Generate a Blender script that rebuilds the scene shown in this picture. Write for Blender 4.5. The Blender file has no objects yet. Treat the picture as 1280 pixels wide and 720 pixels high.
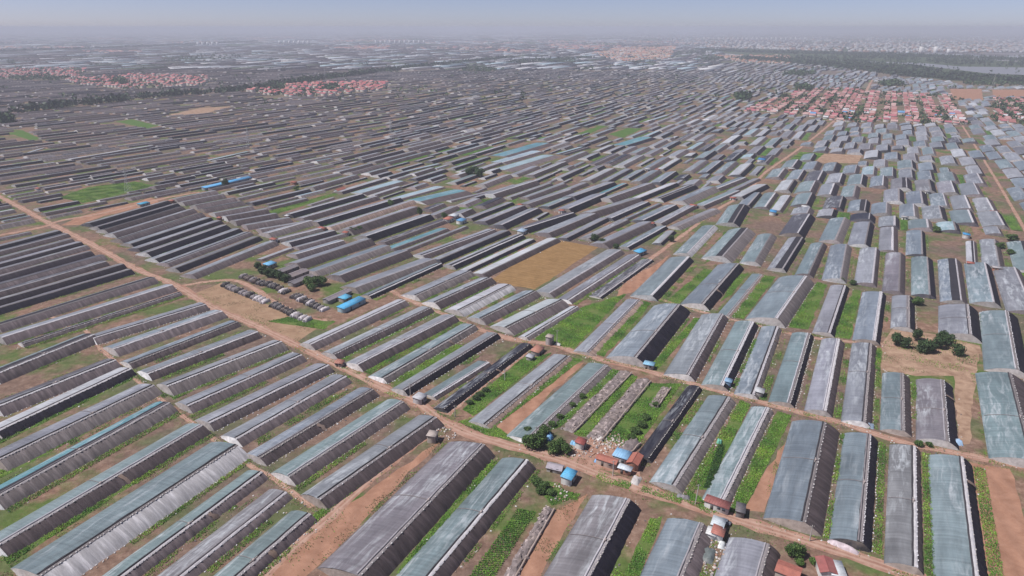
import bpy, math, random
import numpy as np
from mathutils import Vector

RN = random.Random(11)
NP = np.random.RandomState(5)
SC = bpy.context.scene
COL = SC.collection

# ------------------------------------------------------------------ camera, sky, sun, exposure
CAM_H = 150.0
FOC = 850.0                      # focal length in photo pixels (1280 wide)
TILT = math.atan(326.0 / FOC)    # horizon lies 326 px above the picture centre
cam_data = bpy.data.cameras.new("camera")
cam_data.sensor_width = 36.0
cam_data.lens = 36.0 * FOC / 1280.0
cam_data.clip_start = 1.0
cam_data.clip_end = 90000.0
cam = bpy.data.objects.new("camera", cam_data)
cam.location = (0, 0, CAM_H)
cam.rotation_euler = (math.pi / 2 - TILT, 0, 0)
COL.objects.link(cam)
SC.camera = cam

SUN_AZ, SUN_EL = -100.0, 57.0    # azimuth clockwise from the view direction
world = bpy.data.worlds.new("World")
SC.world = world
world.use_nodes = True
wn, wl = world.node_tree.nodes, world.node_tree.links
bg = wn["Background"]
sky = wn.new("ShaderNodeTexSky")
sky.sky_type = 'NISHITA'
sky.sun_disc = False
sky.sun_elevation = math.radians(SUN_EL)
sky.sun_rotation = math.radians(SUN_AZ)
sky.air_density = 0.40
sky.dust_density = 0.4
sky.ozone_density = 2.0
tint = wn.new("ShaderNodeMix"); tint.data_type = 'RGBA'; tint.blend_type = 'MULTIPLY'
tint.inputs[0].default_value = 1.0
tint.inputs[7].default_value = (1.05, 0.875, 0.885, 1)
wl.new(sky.outputs[0], tint.inputs[6])
wl.new(tint.outputs[2], bg.inputs[0])
bg.inputs[1].default_value = 0.106

sun_data = bpy.data.lights.new("sun", 'SUN')
sun_data.energy = 4.6
sun_data.angle = math.radians(0.6)
sun_data.color = (1.0, 0.97, 0.94)
sun = bpy.data.objects.new("sun", sun_data)
sd = Vector((math.sin(math.radians(SUN_AZ)) * math.cos(math.radians(SUN_EL)),
             math.cos(math.radians(SUN_AZ)) * math.cos(math.radians(SUN_EL)),
             math.sin(math.radians(SUN_EL))))
sun.rotation_euler = sd.to_track_quat('Z', 'Y').to_euler()
sun.location = (0, 0, 400)
COL.objects.link(sun)
SC.view_settings.view_transform = 'Standard'
SC.view_settings.look = 'None'
SC.view_settings.exposure = 0.15
SC.view_settings.gamma = 1.0
SC.cycles.max_bounces = 5
SC.cycles.volume_bounces = 1
HAZE_DENSITY = 1.45e-4
HAZE_COLOR = (0.68, 0.71, 0.81)

# ------------------------------------------------------------------ geometry of the place
ST, CT = math.sin(TILT), math.cos(TILT)


def gp(x, y, z=0.0):
    """ground point seen at photo pixel x, y"""
    u, v = x - 640.0, 360.0 - y
    k = (CAM_H - z) / (FOC * ST - v * CT)
    return np.array([u * k, (FOC * CT + v * ST) * k])


def topx(X, Y, Z=0.0):
    X = np.asarray(X, float); Y = np.asarray(Y, float)
    d = Y * CT + (CAM_H - Z) * ST
    up = Y * ST - (CAM_H - Z) * CT
    d = np.maximum(d, 1e-3)
    return 640 + FOC * X / d, 360 - FOC * up / d


def vp_dir(vx):
    a = math.atan2(vx - 640.0, FOC * CT + 326.0 * ST)
    return np.array([math.sin(a), math.cos(a)])


def inpoly(px, py, poly):
    px = np.asarray(px, float); py = np.asarray(py, float)
    r = np.zeros(px.shape, bool)
    n = len(poly)
    for i in range(n):
        x1, y1 = poly[i]; x2, y2 = poly[(i + 1) % n]
        if y1 == y2:
            continue
        c = ((y1 > py) != (y2 > py)) & (px < (x2 - x1) * (py - y1) / (y2 - y1) + x1)
        r ^= c
    return r


# occupancy of the ground, 2 m cells
CELL = 2.0
GX0, GX1, GY0, GY1 = -1700, 1700, 60, 2300
OCC = np.zeros((int((GX1 - GX0) / CELL), int((GY1 - GY0) / CELL)), np.uint8)


def occ_poly(pts, val=1):
    pts = [tuple(p) for p in pts]
    a = np.array(pts)
    i0, j0 = ((a.min(0) - (GX0, GY0)) / CELL).astype(int) - 1
    i1, j1 = ((a.max(0) - (GX0, GY0)) / CELL).astype(int) + 2
    i0, j0 = max(i0, 0), max(j0, 0)
    i1, j1 = min(i1, OCC.shape[0]), min(j1, OCC.shape[1])
    if i1 <= i0 or j1 <= j0:
        return
    I, J = np.meshgrid(np.arange(i0, i1), np.arange(j0, j1), indexing='ij')
    m = inpoly(I * CELL + GX0 + 1, J * CELL + GY0 + 1, pts)
    OCC[i0:i1, j0:j1][m] = val


def occ_at(X, Y):
    i = ((np.asarray(X) - GX0) / CELL).astype(int)
    j = ((np.asarray(Y) - GY0) / CELL).astype(int)
    ok = (i >= 0) & (j >= 0) & (i < OCC.shape[0]) & (j < OCC.shape[1])
    return np.where(ok, OCC[np.clip(i, 0, OCC.shape[0] - 1), np.clip(j, 0, OCC.shape[1] - 1)], 0)


# ------------------------------------------------------------------ mesh helpers
class MB:
    """collects quads with a colour and surface coordinates, builds ONE mesh object"""
    def __init__(self):
        self.v, self.f, self.c, self.u, self.m, self.n = [], [], [], [], [], 0

    def add(self, verts, quads, col, uv=None, mi=0):
        verts = np.asarray(verts, float).reshape(-1, 3)
        quads = np.asarray(quads, int).reshape(-1, 4)
        self.v.append(verts); self.f.append(quads + self.n)
        c = np.asarray(col, float)
        self.c.append(np.broadcast_to(c, (len(quads), 3)) if c.ndim == 1 else c)
        self.u.append(verts[:, :2] if uv is None else np.asarray(uv, float).reshape(-1, 2))
        self.m.append(np.full(len(quads), mi, int))
        self.n += len(verts)

    def grid(self, P, col, uv=None, mi=0):
        P = np.asarray(P, float)
        a, b = P.shape[:2]
        idx = np.arange(a * b).reshape(a, b)
        q = np.stack([idx[:-1, :-1], idx[1:, :-1], idx[1:, 1:], idx[:-1, 1:]], -1).reshape(-1, 4)
        self.add(P.reshape(-1, 3), q, col, None if uv is None else np.asarray(uv).reshape(-1, 2), mi)

    def box(self, c, s, col, rz=0.0, mi=0, taper=1.0):
        x, y, z = s[0] / 2, s[1] / 2, s[2] / 2
        t = taper
        p = np.array([[-x, -y, -z], [x, -y, -z], [x, y, -z], [-x, y, -z],
                      [-x * t, -y * t, z], [x * t, -y * t, z], [x * t, y * t, z], [-x * t, y * t, z]])
        cr, sr = math.cos(rz), math.sin(rz)
        p = np.stack([p[:, 0] * cr - p[:, 1] * sr, p[:, 0] * sr + p[:, 1] * cr, p[:, 2]], 1) + np.asarray(c)
        self.add(p, [[0, 3, 2, 1], [4, 5, 6, 7], [0, 1, 5, 4], [1, 2, 6, 5], [2, 3, 7, 6], [3, 0, 4, 7]], col, mi=mi)

    def tube(self, pts, r, col, n=6, mi=0):
        pts = np.asarray(pts, float)
        r = np.broadcast_to(np.asarray(r, float), (len(pts),))
        P = []
        for i, p in enumerate(pts):
            d = pts[min(i + 1, len(pts) - 1)] - pts[max(i - 1, 0)]
            d = d / (np.linalg.norm(d) + 1e-9)
            a = np.cross(d, (0, 0, 1.0))
            if np.linalg.norm(a) < 1e-3:
                a = np.array([1.0, 0, 0])
            a /= np.linalg.norm(a)
            b = np.cross(a, d)
            th = np.linspace(0, 2 * math.pi, n + 1)
            P.append(p + r[i] * (np.cos(th)[:, None] * a + np.sin(th)[:, None] * b))
        P = np.array(P)
        self.grid(P, col, mi=mi)
        for e, k in ((0, 0), (len(pts) - 1, -1)):          # caps
            ring = P[e, :n]
            for j in range(1, n - 2, 2):
                self.add(ring[[0, j, j + 1, j + 2]], [[0, 1, 2, 3]], col, mi=mi)

    def build(self, name, mat, parent=None, smooth=False):
        me = bpy.data.meshes.new(name)
        v = np.concatenate(self.v); f = np.concatenate(self.f)
        me.vertices.add(len(v)); me.vertices.foreach_set("co", v.ravel())
        me.loops.add(f.size); me.loops.foreach_set("vertex_index", f.ravel().astype(np.int32))
        me.polygons.add(len(f)); me.polygons.foreach_set("loop_start", np.arange(0, f.size, 4, dtype=np.int32))
        if smooth:
            me.polygons.foreach_set("use_smooth", np.ones(len(f), bool))
        mats = mat if isinstance(mat, (list, tuple)) else [mat]
        for m in mats:
            me.materials.append(m)
        if len(mats) > 1:
            me.polygons.foreach_set("material_index", np.concatenate(self.m).astype(np.int32))
        c = np.concatenate(self.c)
        at = me.attributes.new("Col", 'FLOAT_COLOR', 'FACE')
        at.data.foreach_set("color", np.c_[c, np.ones(len(c))].ravel().astype(np.float32))
        at = me.attributes.new("uvm", 'FLOAT2', 'POINT')
        at.data.foreach_set("vector", np.concatenate(self.u).ravel().astype(np.float32))
        me.update(calc_edges=True)
        me.validate()
        o = bpy.data.objects.new(name, me)
        COL.objects.link(o)
        if parent is not None:
            o.parent = parent
        return o


def tag(o, label=None, cat=None, group=None, kind=None):
    if label: o["label"] = label
    if cat: o["category"] = cat
    if group: o["group"] = group
    if kind: o["kind"] = kind
    return o


def empty(name, xy, rz=0.0, z=0.0):
    o = bpy.data.objects.new(name, None)
    o.empty_display_size = 1.0
    o.location = (xy[0], xy[1], z)
    o.rotation_euler = (0, 0, rz)
    COL.objects.link(o)
    return o


def copy_tree(o, parent=None):
    c = o.copy(); COL.objects.link(c); c.parent = parent
    for ch in list(o.children):
        copy_tree(ch, c)
    return c


ORD = ("first second third fourth fifth sixth seventh eighth ninth tenth eleventh twelfth thirteenth fourteenth "
       "fifteenth sixteenth seventeenth eighteenth nineteenth").split()
TENS = {20: "twent", 30: "thirt", 40: "fort", 50: "fift", 60: "sixt", 70: "sevent"}


def ordinal(n):
    if n <= 19:
        return ORD[n - 1]
    t, k = n // 10 * 10, n % 10
    if t in TENS:
        return TENS[t] + "ieth" if k == 0 else TENS[t] + "y-" + ORD[k - 1]
    return str(n) + "th"


# ------------------------------------------------------------------ materials
def new_mat(name):
    m = bpy.data.materials.new(name)
    m.use_nodes = True
    nt = m.node_tree
    return m, nt.nodes, nt.links, nt.nodes["Principled BSDF"]


def N(nodes, typ, **kw):
    n = nodes.new(typ)
    for k, v in kw.items():
        setattr(n, k, v)
    return n


def attr_uv(nodes, links, scale, off=True):
    a = N(nodes, "ShaderNodeAttribute", attribute_name="uvm")
    mp = N(nodes, "ShaderNodeMapping")
    mp.inputs["Scale"].default_value = scale
    links.new(a.outputs["Vector"], mp.inputs["Vector"])
    if off:
        oi = N(nodes, "ShaderNodeObjectInfo")
        mu = N(nodes, "ShaderNodeMath", operation='MULTIPLY')
        mu.inputs[1].default_value = 83.0
        links.new(oi.outputs["Random"], mu.inputs[0])
        cb = N(nodes, "ShaderNodeCombineXYZ")
        links.new(mu.outputs[0], cb.inputs[2])
        links.new(mu.outputs[0], cb.inputs[0])
        links.new(cb.outputs[0], mp.inputs["Location"])
    return mp.outputs[0]


def noise(nodes, links, vec, scale, detail=3.0, rough=0.55, dist=0.0):
    n = N(nodes, "ShaderNodeTexNoise")
    n.inputs["Scale"].default_value = scale
    n.inputs["Detail"].default_value = detail
    n.inputs["Roughness"].default_value = rough
    n.inputs["Distortion"].default_value = dist
    if vec is not None:
        links.new(vec, n.inputs["Vector"])
    return n.outputs[0]


def ramp(nodes, links, fac, stops, interp='LINEAR'):
    r = N(nodes, "ShaderNodeValToRGB")
    r.color_ramp.interpolation = interp
    el = r.color_ramp.elements
    while len(el) < len(stops):
        el.new(0.5)
    for e, (p, c) in zip(el, stops):
        e.position = p
        e.color = (c, c, c, 1) if isinstance(c, (int, float)) else (*c, 1)
    links.new(fac, r.inputs[0])
    return r.outputs[0]


def mix(nodes, links, fac, a, b, mode='MIX'):
    m = N(nodes, "ShaderNodeMix", data_type='RGBA', blend_type=mode)
    for sock, val in ((m.inputs[0], fac), (m.inputs[6], a), (m.inputs[7], b)):
        if isinstance(val, (int, float)):
            sock.default_value = val
        elif isinstance(val, tuple):
            sock.default_value = (*val, 1)
        else:
            links.new(val, sock)
    return m.outputs[2]


def bump(nodes, links, p, h, strength, dist):
    b = N(nodes, "ShaderNodeBump")
    b.inputs["Strength"].default_value = strength
    b.inputs["Distance"].default_value = dist
    links.new(h, b.inputs["Height"])
    links.new(b.outputs[0], p.inputs["Normal"])


def col_mat(name, vary=0.25, nscale=(0.4, 0.4, 1), rough=0.8, spec=0.3, detail=4.0, dirt=None, bmp=0.0, dirt_amt=0.5):
    """colour from the object's own Col attribute, broken up by noise"""
    m, nd, lk, p = new_mat(name)
    a = N(nd, "ShaderNodeAttribute", attribute_name="Col")
    uv = attr_uv(nd, lk, nscale)
    n = noise(nd, lk, uv, 1.0, detail, 0.6)
    f = ramp(nd, lk, n, [(0.25, 1 - vary), (0.75, 1 + vary)])
    c = mix(nd, lk, 1.0, a.outputs["Color"], f, 'MULTIPLY')
    if dirt:
        n2 = noise(nd, lk, attr_uv(nd, lk, (0.13, 0.13, 1)), 1.0, 5.0, 0.65)
        c = mix(nd, lk, ramp(nd, lk, n2, [(0.5, 0.0), (0.72, dirt_amt)]), c, dirt)
    lk.new(c, p.inputs["Base Color"])
    p.inputs["Roughness"].default_value = rough
    p.inputs["Specular IOR Level"].default_value = spec
    if bmp:
        bump(nd, lk, p, n, bmp, 0.3)
    return m


def film_mat():
    m, nd, lk, p = new_mat("greenhouse_film")
    a = N(nd, "ShaderNodeAttribute", attribute_name="Col")
    big = noise(nd, lk, attr_uv(nd, lk, (0.035, 0.16, 1)), 1.0, 4.0, 0.6, 0.6)
    c = mix(nd, lk, 1.0, a.outputs["Color"], ramp(nd, lk, big, [(0.28, 0.70), (0.72, 1.22)]), 'MULTIPLY')
    # hoops under the film
    at = N(nd, "ShaderNodeAttribute", attribute_name="uvm")
    sp = N(nd, "ShaderNodeSeparateXYZ"); lk.new(at.outputs["Vector"], sp.inputs[0])
    dv = N(nd, "ShaderNodeMath", operation='MULTIPLY'); dv.inputs[1].default_value = 1 / 1.5; lk.new(sp.outputs[0], dv.inputs[0])
    fr = N(nd, "ShaderNodeMath", operation='FRACT'); lk.new(dv.outputs[0], fr.inputs[0])
    line = ramp(nd, lk, fr.outputs[0], [(0.0, 0.82), (0.10, 1.0), (0.55, 1.03), (0.9, 0.92)])
    c = mix(nd, lk, 0.65, c, line, 'MULTIPLY')
    # dried splashes and condensation on the film
    w = noise(nd, lk, attr_uv(nd, lk, (0.10, 0.55, 1)), 1.0, 5.0, 0.62, 0.8)
    w2 = noise(nd, lk, attr_uv(nd, lk, (0.02, 0.07, 1)), 1.0, 2.0, 0.5)
    wm = N(nd, "ShaderNodeMath", operation='MULTIPLY')
    lk.new(ramp(nd, lk, w, [(0.46, 0.0), (0.72, 0.85)]), wm.inputs[0])
    lk.new(ramp(nd, lk, w2, [(0.45, 0.1), (0.62, 1.0)]), wm.inputs[1])
    c = mix(nd, lk, wm.outputs[0], c, (0.50, 0.53, 0.56))
    # dust streaks washed down the slope
    st = noise(nd, lk, attr_uv(nd, lk, (0.9, 0.06, 1)), 1.0, 3.0, 0.6)
    c = mix(nd, lk, 1.0, c, ramp(nd, lk, st, [(0.3, 0.84), (0.7, 1.14)]), 'MULTIPLY')
    lk.new(c, p.inputs["Base Color"])
    p.inputs["Roughness"].default_value = 0.42
    p.inputs["Specular IOR Level"].default_value = 0.45
    bump(nd, lk, p, st, 0.25, 0.25)
    return m


def rear_mat():
    m, nd, lk, p = new_mat("rear_fabric")
    a = N(nd, "ShaderNodeAttribute", attribute_name="Col")
    s = noise(nd, lk, attr_uv(nd, lk, (0.75, 0.09, 1)), 1.0, 4.0, 0.65, 0.3)
    c = mix(nd, lk, 1.0, a.outputs["Color"], ramp(nd, lk, s, [(0.25, 0.62), (0.5, 0.95), (0.78, 1.75)]), 'MULTIPLY')
    b = noise(nd, lk, attr_uv(nd, lk, (0.05, 0.25, 1)), 1.0, 4.0, 0.6)
    c = mix(nd, lk, ramp(nd, lk, b, [(0.52, 0.0), (0.80, 0.13)]), c, (0.15, 0.115, 0.105))
    lk.new(c, p.inputs["Base Color"])
    p.inputs["Roughness"].default_value = 0.8
    p.inputs["Specular IOR Level"].default_value = 0.15
    bump(nd, lk, p, s, 0.6, 0.4)
    return m


M = {}
M["film"] = film_mat()
M["rear"] = rear_mat()
M["end"] = col_mat("end_sheet", 0.30, (0.7, 0.7, 1), 0.55, 0.4, 5.0, (0.30, 0.24, 0.20), 0.6)
M["quilt"] = col_mat("quilt", 0.22, (0.5, 0.10, 1), 0.85, 0.25, 4.0, None, 0.4)
M["ridge"] = col_mat("ridge_sheet", 0.28, (0.5, 1.2, 1), 0.7, 0.3, 4.0)
M["bag"] = col_mat("sandbag", 0.25, (1.5, 1.5, 1), 0.8, 0.2)
M["plain"] = col_mat("painted", 0.20, (0.8, 0.8, 1), 0.65, 0.3, 5.0, (0.24, 0.185, 0.15), 0.0, 0.45)
M["leaf"] = col_mat("foliage", 0.30, (0.25, 0.25, 1), 0.6, 0.25)
M["soil"] = col_mat("worked_soil", 0.22, (0.35, 0.35, 1), 0.95, 0.1, 7.0, (0.36, 0.255, 0.18), 0.6)
M["stone"] = col_mat("rubble", 0.3, (0.9, 0.9, 1), 0.9, 0.2, 5.0, None, 0.5)
M["wood"] = col_mat("weathered_pole", 0.2, (1, 1, 1), 0.85, 0.2)


def ground_mat():
    m, nd, lk, p = new_mat("open_ground")
    g = N(nd, "ShaderNodeNewGeometry")
    pos = g.outputs["Position"]
    n1 = noise(nd, lk, pos, 0.035, 6.0, 0.62)
    n2 = noise(nd, lk, pos, 0.30, 8.0, 0.74)
    n3 = noise(nd, lk, pos, 0.012, 5.0, 0.6)
    soil = ramp(nd, lk, n2, [(0.28, (0.115, 0.068, 0.048)), (0.5, (0.220, 0.132, 0.094)), (0.72, (0.37, 0.250, 0.188))])
    weed = ramp(nd, lk, n2, [(0.3, (0.040, 0.095, 0.014)), (0.7, (0.095, 0.165, 0.034))])
    c = mix(nd, lk, ramp(nd, lk, n1, [(0.47, 0.0), (0.58, 0.85)]), soil, weed)
    dull = ramp(nd, lk, n2, [(0.3, (0.080, 0.060, 0.053)), (0.7, (0.185, 0.140, 0.120))])
    c = mix(nd, lk, ramp(nd, lk, n3, [(0.40, 0.0), (0.60, 0.7)]), c, dull)
    # far plain: patchwork of film, bare plots and tree cover too far to tell apart
    mp = N(nd, "ShaderNodeMapping"); mp.inputs["Rotation"].default_value = (0, 0, math.radians(27))
    mp.inputs["Scale"].default_value = (0.0045, 0.0018, 1.0)
    lk.new(pos, mp.inputs["Vector"])
    vo = N(nd, "ShaderNodeTexVoronoi"); vo.inputs["Scale"].default_value = 1.0
    lk.new(mp.outputs[0], vo.inputs["Vector"])
    hs = N(nd, "ShaderNodeSeparateColor"); lk.new(vo.outputs["Color"], hs.inputs[0])
    patch = ramp(nd, lk, hs.outputs[0], [(0.0, (0.05, 0.075, 0.035)), (0.22, (0.10, 0.088, 0.092)), (0.5, (0.16, 0.145, 0.155)),
                                         (0.74, (0.25, 0.26, 0.29)), (0.9, (0.20, 0.14, 0.115)), (0.97, (0.34, 0.37, 0.40))], 'CONSTANT')
    n4 = noise(nd, lk, mp.outputs[0], 6.0, 5.0, 0.7)
    patch = mix(nd, lk, 1.0, patch, ramp(nd, lk, n4, [(0.3, 0.55), (0.7, 1.4)]), 'MULTIPLY')
    sp = N(nd, "ShaderNodeSeparateXYZ"); lk.new(pos, sp.inputs[0])
    mr = N(nd, "ShaderNodeMapRange"); mr.inputs[1].default_value = 1500; mr.inputs[2].default_value = 4200
    lk.new(sp.outputs[1], mr.inputs[0])
    c = mix(nd, lk, mr.outputs[0], c, patch)
    lk.new(c, p.inputs["Base Color"])
    p.inputs["Roughness"].default_value = 0.95
    p.inputs["Specular IOR Level"].default_value = 0.1
    bump(nd, lk, p, n2, 0.7, 0.35)
    return m


def road_mat():
    m, nd, lk, p = new_mat("dirt_road")
    g = N(nd, "ShaderNodeNewGeometry")
    n2 = noise(nd, lk, g.outputs["Position"], 0.25, 6.0, 0.65)
    c = ramp(nd, lk, n2, [(0.25, (0.215, 0.108, 0.075)), (0.5, (0.335, 0.195, 0.145)), (0.75, (0.45, 0.30, 0.235))])
    # two wheel tracks, packed and paler
    at = N(nd, "ShaderNodeAttribute", attribute_name="uvm")
    sp = N(nd, "ShaderNodeSeparateXYZ"); lk.new(at.outputs["Vector"], sp.inputs[0])
    ab = N(nd, "ShaderNodeMath", operation='ABSOLUTE'); lk.new(sp.outputs[1], ab.inputs[0])
    wob = N(nd, "ShaderNodeMath", operation='MULTIPLY_ADD')
    lk.new(noise(nd, lk, g.outputs["Position"], 0.08, 3.0), wob.inputs[0]); wob.inputs[1].default_value = 0.35
    lk.new(ab.outputs[0], wob.inputs[2])
    tr = ramp(nd, lk, wob.outputs[0], [(0.28, 0.0), (0.42, 0.6), (0.60, 0.5), (0.8, 0.0), (1.0, 0.0)])
    c = mix(nd, lk, tr, c, (0.45, 0.31, 0.25))
    n3 = noise(nd, lk, g.outputs["Position"], 0.05, 5.0, 0.6)
    c = mix(nd, lk, ramp(nd, lk, n3, [(0.55, 0.0), (0.7, 0.55)]), c, (0.24, 0.105, 0.068))
    lk.new(c, p.inputs["Base Color"])
    p.inputs["Roughness"].default_value = 0.95
    p.inputs["Specular IOR Level"].default_value = 0.1
    bump(nd, lk, p, n2, 0.5, 0.25)
    return m


def water_mat():
    m, nd, lk, p = new_mat("river_water")
    p.inputs["Base Color"].default_value = (0.22, 0.22, 0.235, 1)
    p.inputs["Roughness"].default_value = 0.4
    g = N(nd, "ShaderNodeNewGeometry")
    bump(nd, lk, p, noise(nd, lk, g.outputs["Position"], 0.4, 3.0), 0.1, 0.1)
    return m


def dry_mat(name, c0, c1, stripe, ang, wamt=0.4):
    """field surface with rows"""
    m, nd, lk, p = new_mat(name)
    g = N(nd, "ShaderNodeNewGeometry")
    n = noise(nd, lk, g.outputs["Position"], 0.16, 9.0, 0.72, 0.4)
    c = ramp(nd, lk, n, [(0.3, c0), (0.7, c1)])
    mp = N(nd, "ShaderNodeMapping"); mp.inputs["Rotation"].default_value = (0, 0, ang)
    lk.new(g.outputs["Position"], mp.inputs["Vector"])
    wv = N(nd, "ShaderNodeTexWave"); wv.inputs["Scale"].default_value = stripe
    wv.inputs["Distortion"].default_value = 2.0; wv.inputs["Detail"].default_value = 3.0
    lk.new(mp.outputs[0], wv.inputs["Vector"])
    c = mix(nd, lk, wamt, c, ramp(nd, lk, wv.outputs[1], [(0.0, 0.78), (1.0, 1.15)]), 'MULTIPLY')
    lk.new(c, p.inputs["Base Color"])
    p.inputs["Roughness"].default_value = 0.95
    p.inputs["Specular IOR Level"].default_value = 0.1
    bump(nd, lk, p, n, 0.5, 0.3)
    return m


M["ground"] = ground_mat()
M["road"] = road_mat()
M["water"] = water_mat()
M["dryfield"] = dry_mat("dry_field", (0.20, 0.118, 0.050), (0.31, 0.190, 0.088), 0.10, math.radians(63))
M["tanfield"] = dry_mat("tan_field", (0.235, 0.145, 0.092), (0.37, 0.25, 0.165), 0.16, math.radians(63))
M["barefield"] = dry_mat("bare_field", (0.245, 0.125, 0.080), (0.40, 0.225, 0.155), 0.05, math.radians(10))
M["waste"] = dry_mat("waste_soil", (0.18, 0.105, 0.068), (0.45, 0.31, 0.22), 0.05, 0.0, 0.0)
M["greenfield"] = dry_mat("green_field", (0.050, 0.112, 0.020), (0.105, 0.170, 0.040), 0.08, math.radians(63))
M["strip"] = dry_mat("weedy_strip", (0.055, 0.135, 0.018), (0.150, 0.165, 0.060), 0.08, math.radians(63), 0.2)
M["bank"] = dry_mat("river_bank", (0.030, 0.052, 0.022), (0.075, 0.095, 0.045), 0.006, math.radians(80))

# ------------------------------------------------------------------ ground, roads, fields
mb = MB()
xs = np.concatenate([np.linspace(-30000, -3000, 10), np.linspace(-2500, 2500, 21), np.linspace(3000, 30000, 10)])
ys = np.concatenate([np.linspace(-600, 3000, 19), np.linspace(3500, 34000, 20)])
P = np.zeros((len(xs), len(ys), 3)); P[..., 0] = xs[:, None]; P[..., 1] = ys[None, :]
mb.grid(P, (0.2, 0.2, 0.2))
tag(mb.build("ground", M["ground"]), kind="structure")


def catmull(pts, step):
    pts = [np.array(p, float) for p in pts]
    pts = [2 * pts[0] - pts[1]] + pts + [2 * pts[-1] - pts[-2]]
    out = []
    for i in range(1, len(pts) - 2):
        p0, p1, p2, p3 = pts[i - 1:i + 3]
        n = max(2, int(np.linalg.norm(p2 - p1) / step))
        for k in range(n):
            t = k / n
            out.append(0.5 * (2 * p1 + (p2 - p0) * t + (2 * p0 - 5 * p1 + 4 * p2 - p3) * t * t + (3 * p1 - p0 - 3 * p2 + p3) * t ** 3))
    out.append(pts[-2])
    return np.array(out)


ROADS = []


def road(name, px, width, z, step=4.0, kind="structure"):
    c = catmull([gp(*p) for p in px], step)
    d = np.gradient(c, axis=0); d /= np.linalg.norm(d, axis=1)[:, None] + 1e-9
    nrm = np.stack([d[:, 1], -d[:, 0]], 1)
    s = np.r_[0, np.cumsum(np.linalg.norm(np.diff(c, axis=0), axis=1))]
    K = 5
    P = np.zeros((len(c), K, 3)); U = np.zeros((len(c), K, 2))
    for k in range(K):
        t = -1 + 2 * k / (K - 1)
        w = width / 2 * (1 + (0.16 * NP.randn(len(c)) if k in (0, K - 1) else 0))
        P[:, k, :2] = c + nrm * (t * w)[:, None] if np.ndim(w) else c + nrm * t * w
        P[:, k, 2] = z
        U[:, k, 0] = s; U[:, k, 1] = t
    m = MB(); m.grid(P, (0.3, 0.2, 0.15), U)
    o = tag(m.build(name, M["road"]), kind=kind)
    ROADS.append((c, nrm, width))
    hw = width / 2 + 0.8
    for i in range(len(c) - 1):
        occ_poly([c[i] + nrm[i] * hw, c[i] - nrm[i] * hw, c[i + 1] - nrm[i + 1] * hw, c[i + 1] + nrm[i + 1] * hw])
    return o


road("main_dirt_road", [(-60, 216), (0, 246), (60, 278), (110, 303), (170, 336), (215, 354), (262, 382), (330, 412), (420, 455), (470, 480),
                        (520, 503), (550, 524), (590, 543), (640, 558), (700, 574), (760, 597), (830, 620), (930, 652),
                        (1000, 673), (1100, 706), (1180, 734), (1300, 775)], 5.4, 0.040)
road("branch_lane", [(556, 518), (585, 494), (620, 467), (650, 443), (664, 430)], 5.0, 0.036)
road("cross_lane", [(470, 350), (497, 368), (560, 395), (600, 412), (645, 425), (690, 431), (745, 448), (800, 461), (860, 478), (960, 505),
                    (1060, 531), (1100, 545), (1160, 560), (1240, 575), (1330, 592)], 4.2, 0.032)
road("upper_dirt_lane", [(760, 352), (790, 340), (815, 322), (845, 300), (872, 280), (900, 260), (925, 246), (942, 231), (960, 213),
                         (1000, 185), (1040, 153), (1083, 113)], 3.4, 0.028)
road("east_lane", [(1203, 157), (1225, 192), (1250, 233), (1280, 285), (1330, 370)], 2.8, 0.024)
road("middle_lane", [(800, 365), (850, 382), (925, 402), (1015, 422), (1100, 430), (1180, 440)], 3.0, 0.020)
road("village_street", [(1090, 100), (1083, 113), (1060, 146), (1040, 153)], 6.0, 0.021, 12)
road("footpath", [(60, 395), (100, 408), (130, 440), (165, 470), (215, 510), (262, 545), (310, 580), (345, 600), (390, 634)], 2.2, 0.016)
road("field_track", [(545, 535), (500, 568), (455, 605), (400, 655), (350, 698), (320, 730)], 4.6, 0.012)
road("yard_track", [(222, 358), (262, 352), (300, 352), (345, 378), (385, 398), (410, 400)], 4.0, 0.008)
road("left_cross_lane", [(-30, 300), (0, 294), (52, 284), (75, 276), (130, 266), (200, 249), (250, 240)], 5.0, 0.0225)


def field(name, px, mat, z, occ=True, kind="structure", cell=6.0):
    """a plot as one sheet with an uneven edge"""
    g = [gp(*p) for p in px]
    out = []
    for i in range(len(g)):
        a, b = g[i], g[(i + 1) % len(g)]
        n = max(2, int(np.linalg.norm(b - a) / cell))
        for k in range(n):
            p = a + (b - a) * k / n
            out.append(p + (NP.randn(2) * 0.45 if k else 0))
    v = [(p[0], p[1], z) for p in out]
    me = bpy.data.meshes.new(name)
    me.from_pydata(v, [], [list(range(len(v)))])
    me.materials.append(mat)
    o = bpy.data.objects.new(name, me); COL.objects.link(o)
    tag(o, kind=kind)
    if occ:
        occ_poly(g)
    return o


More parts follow.
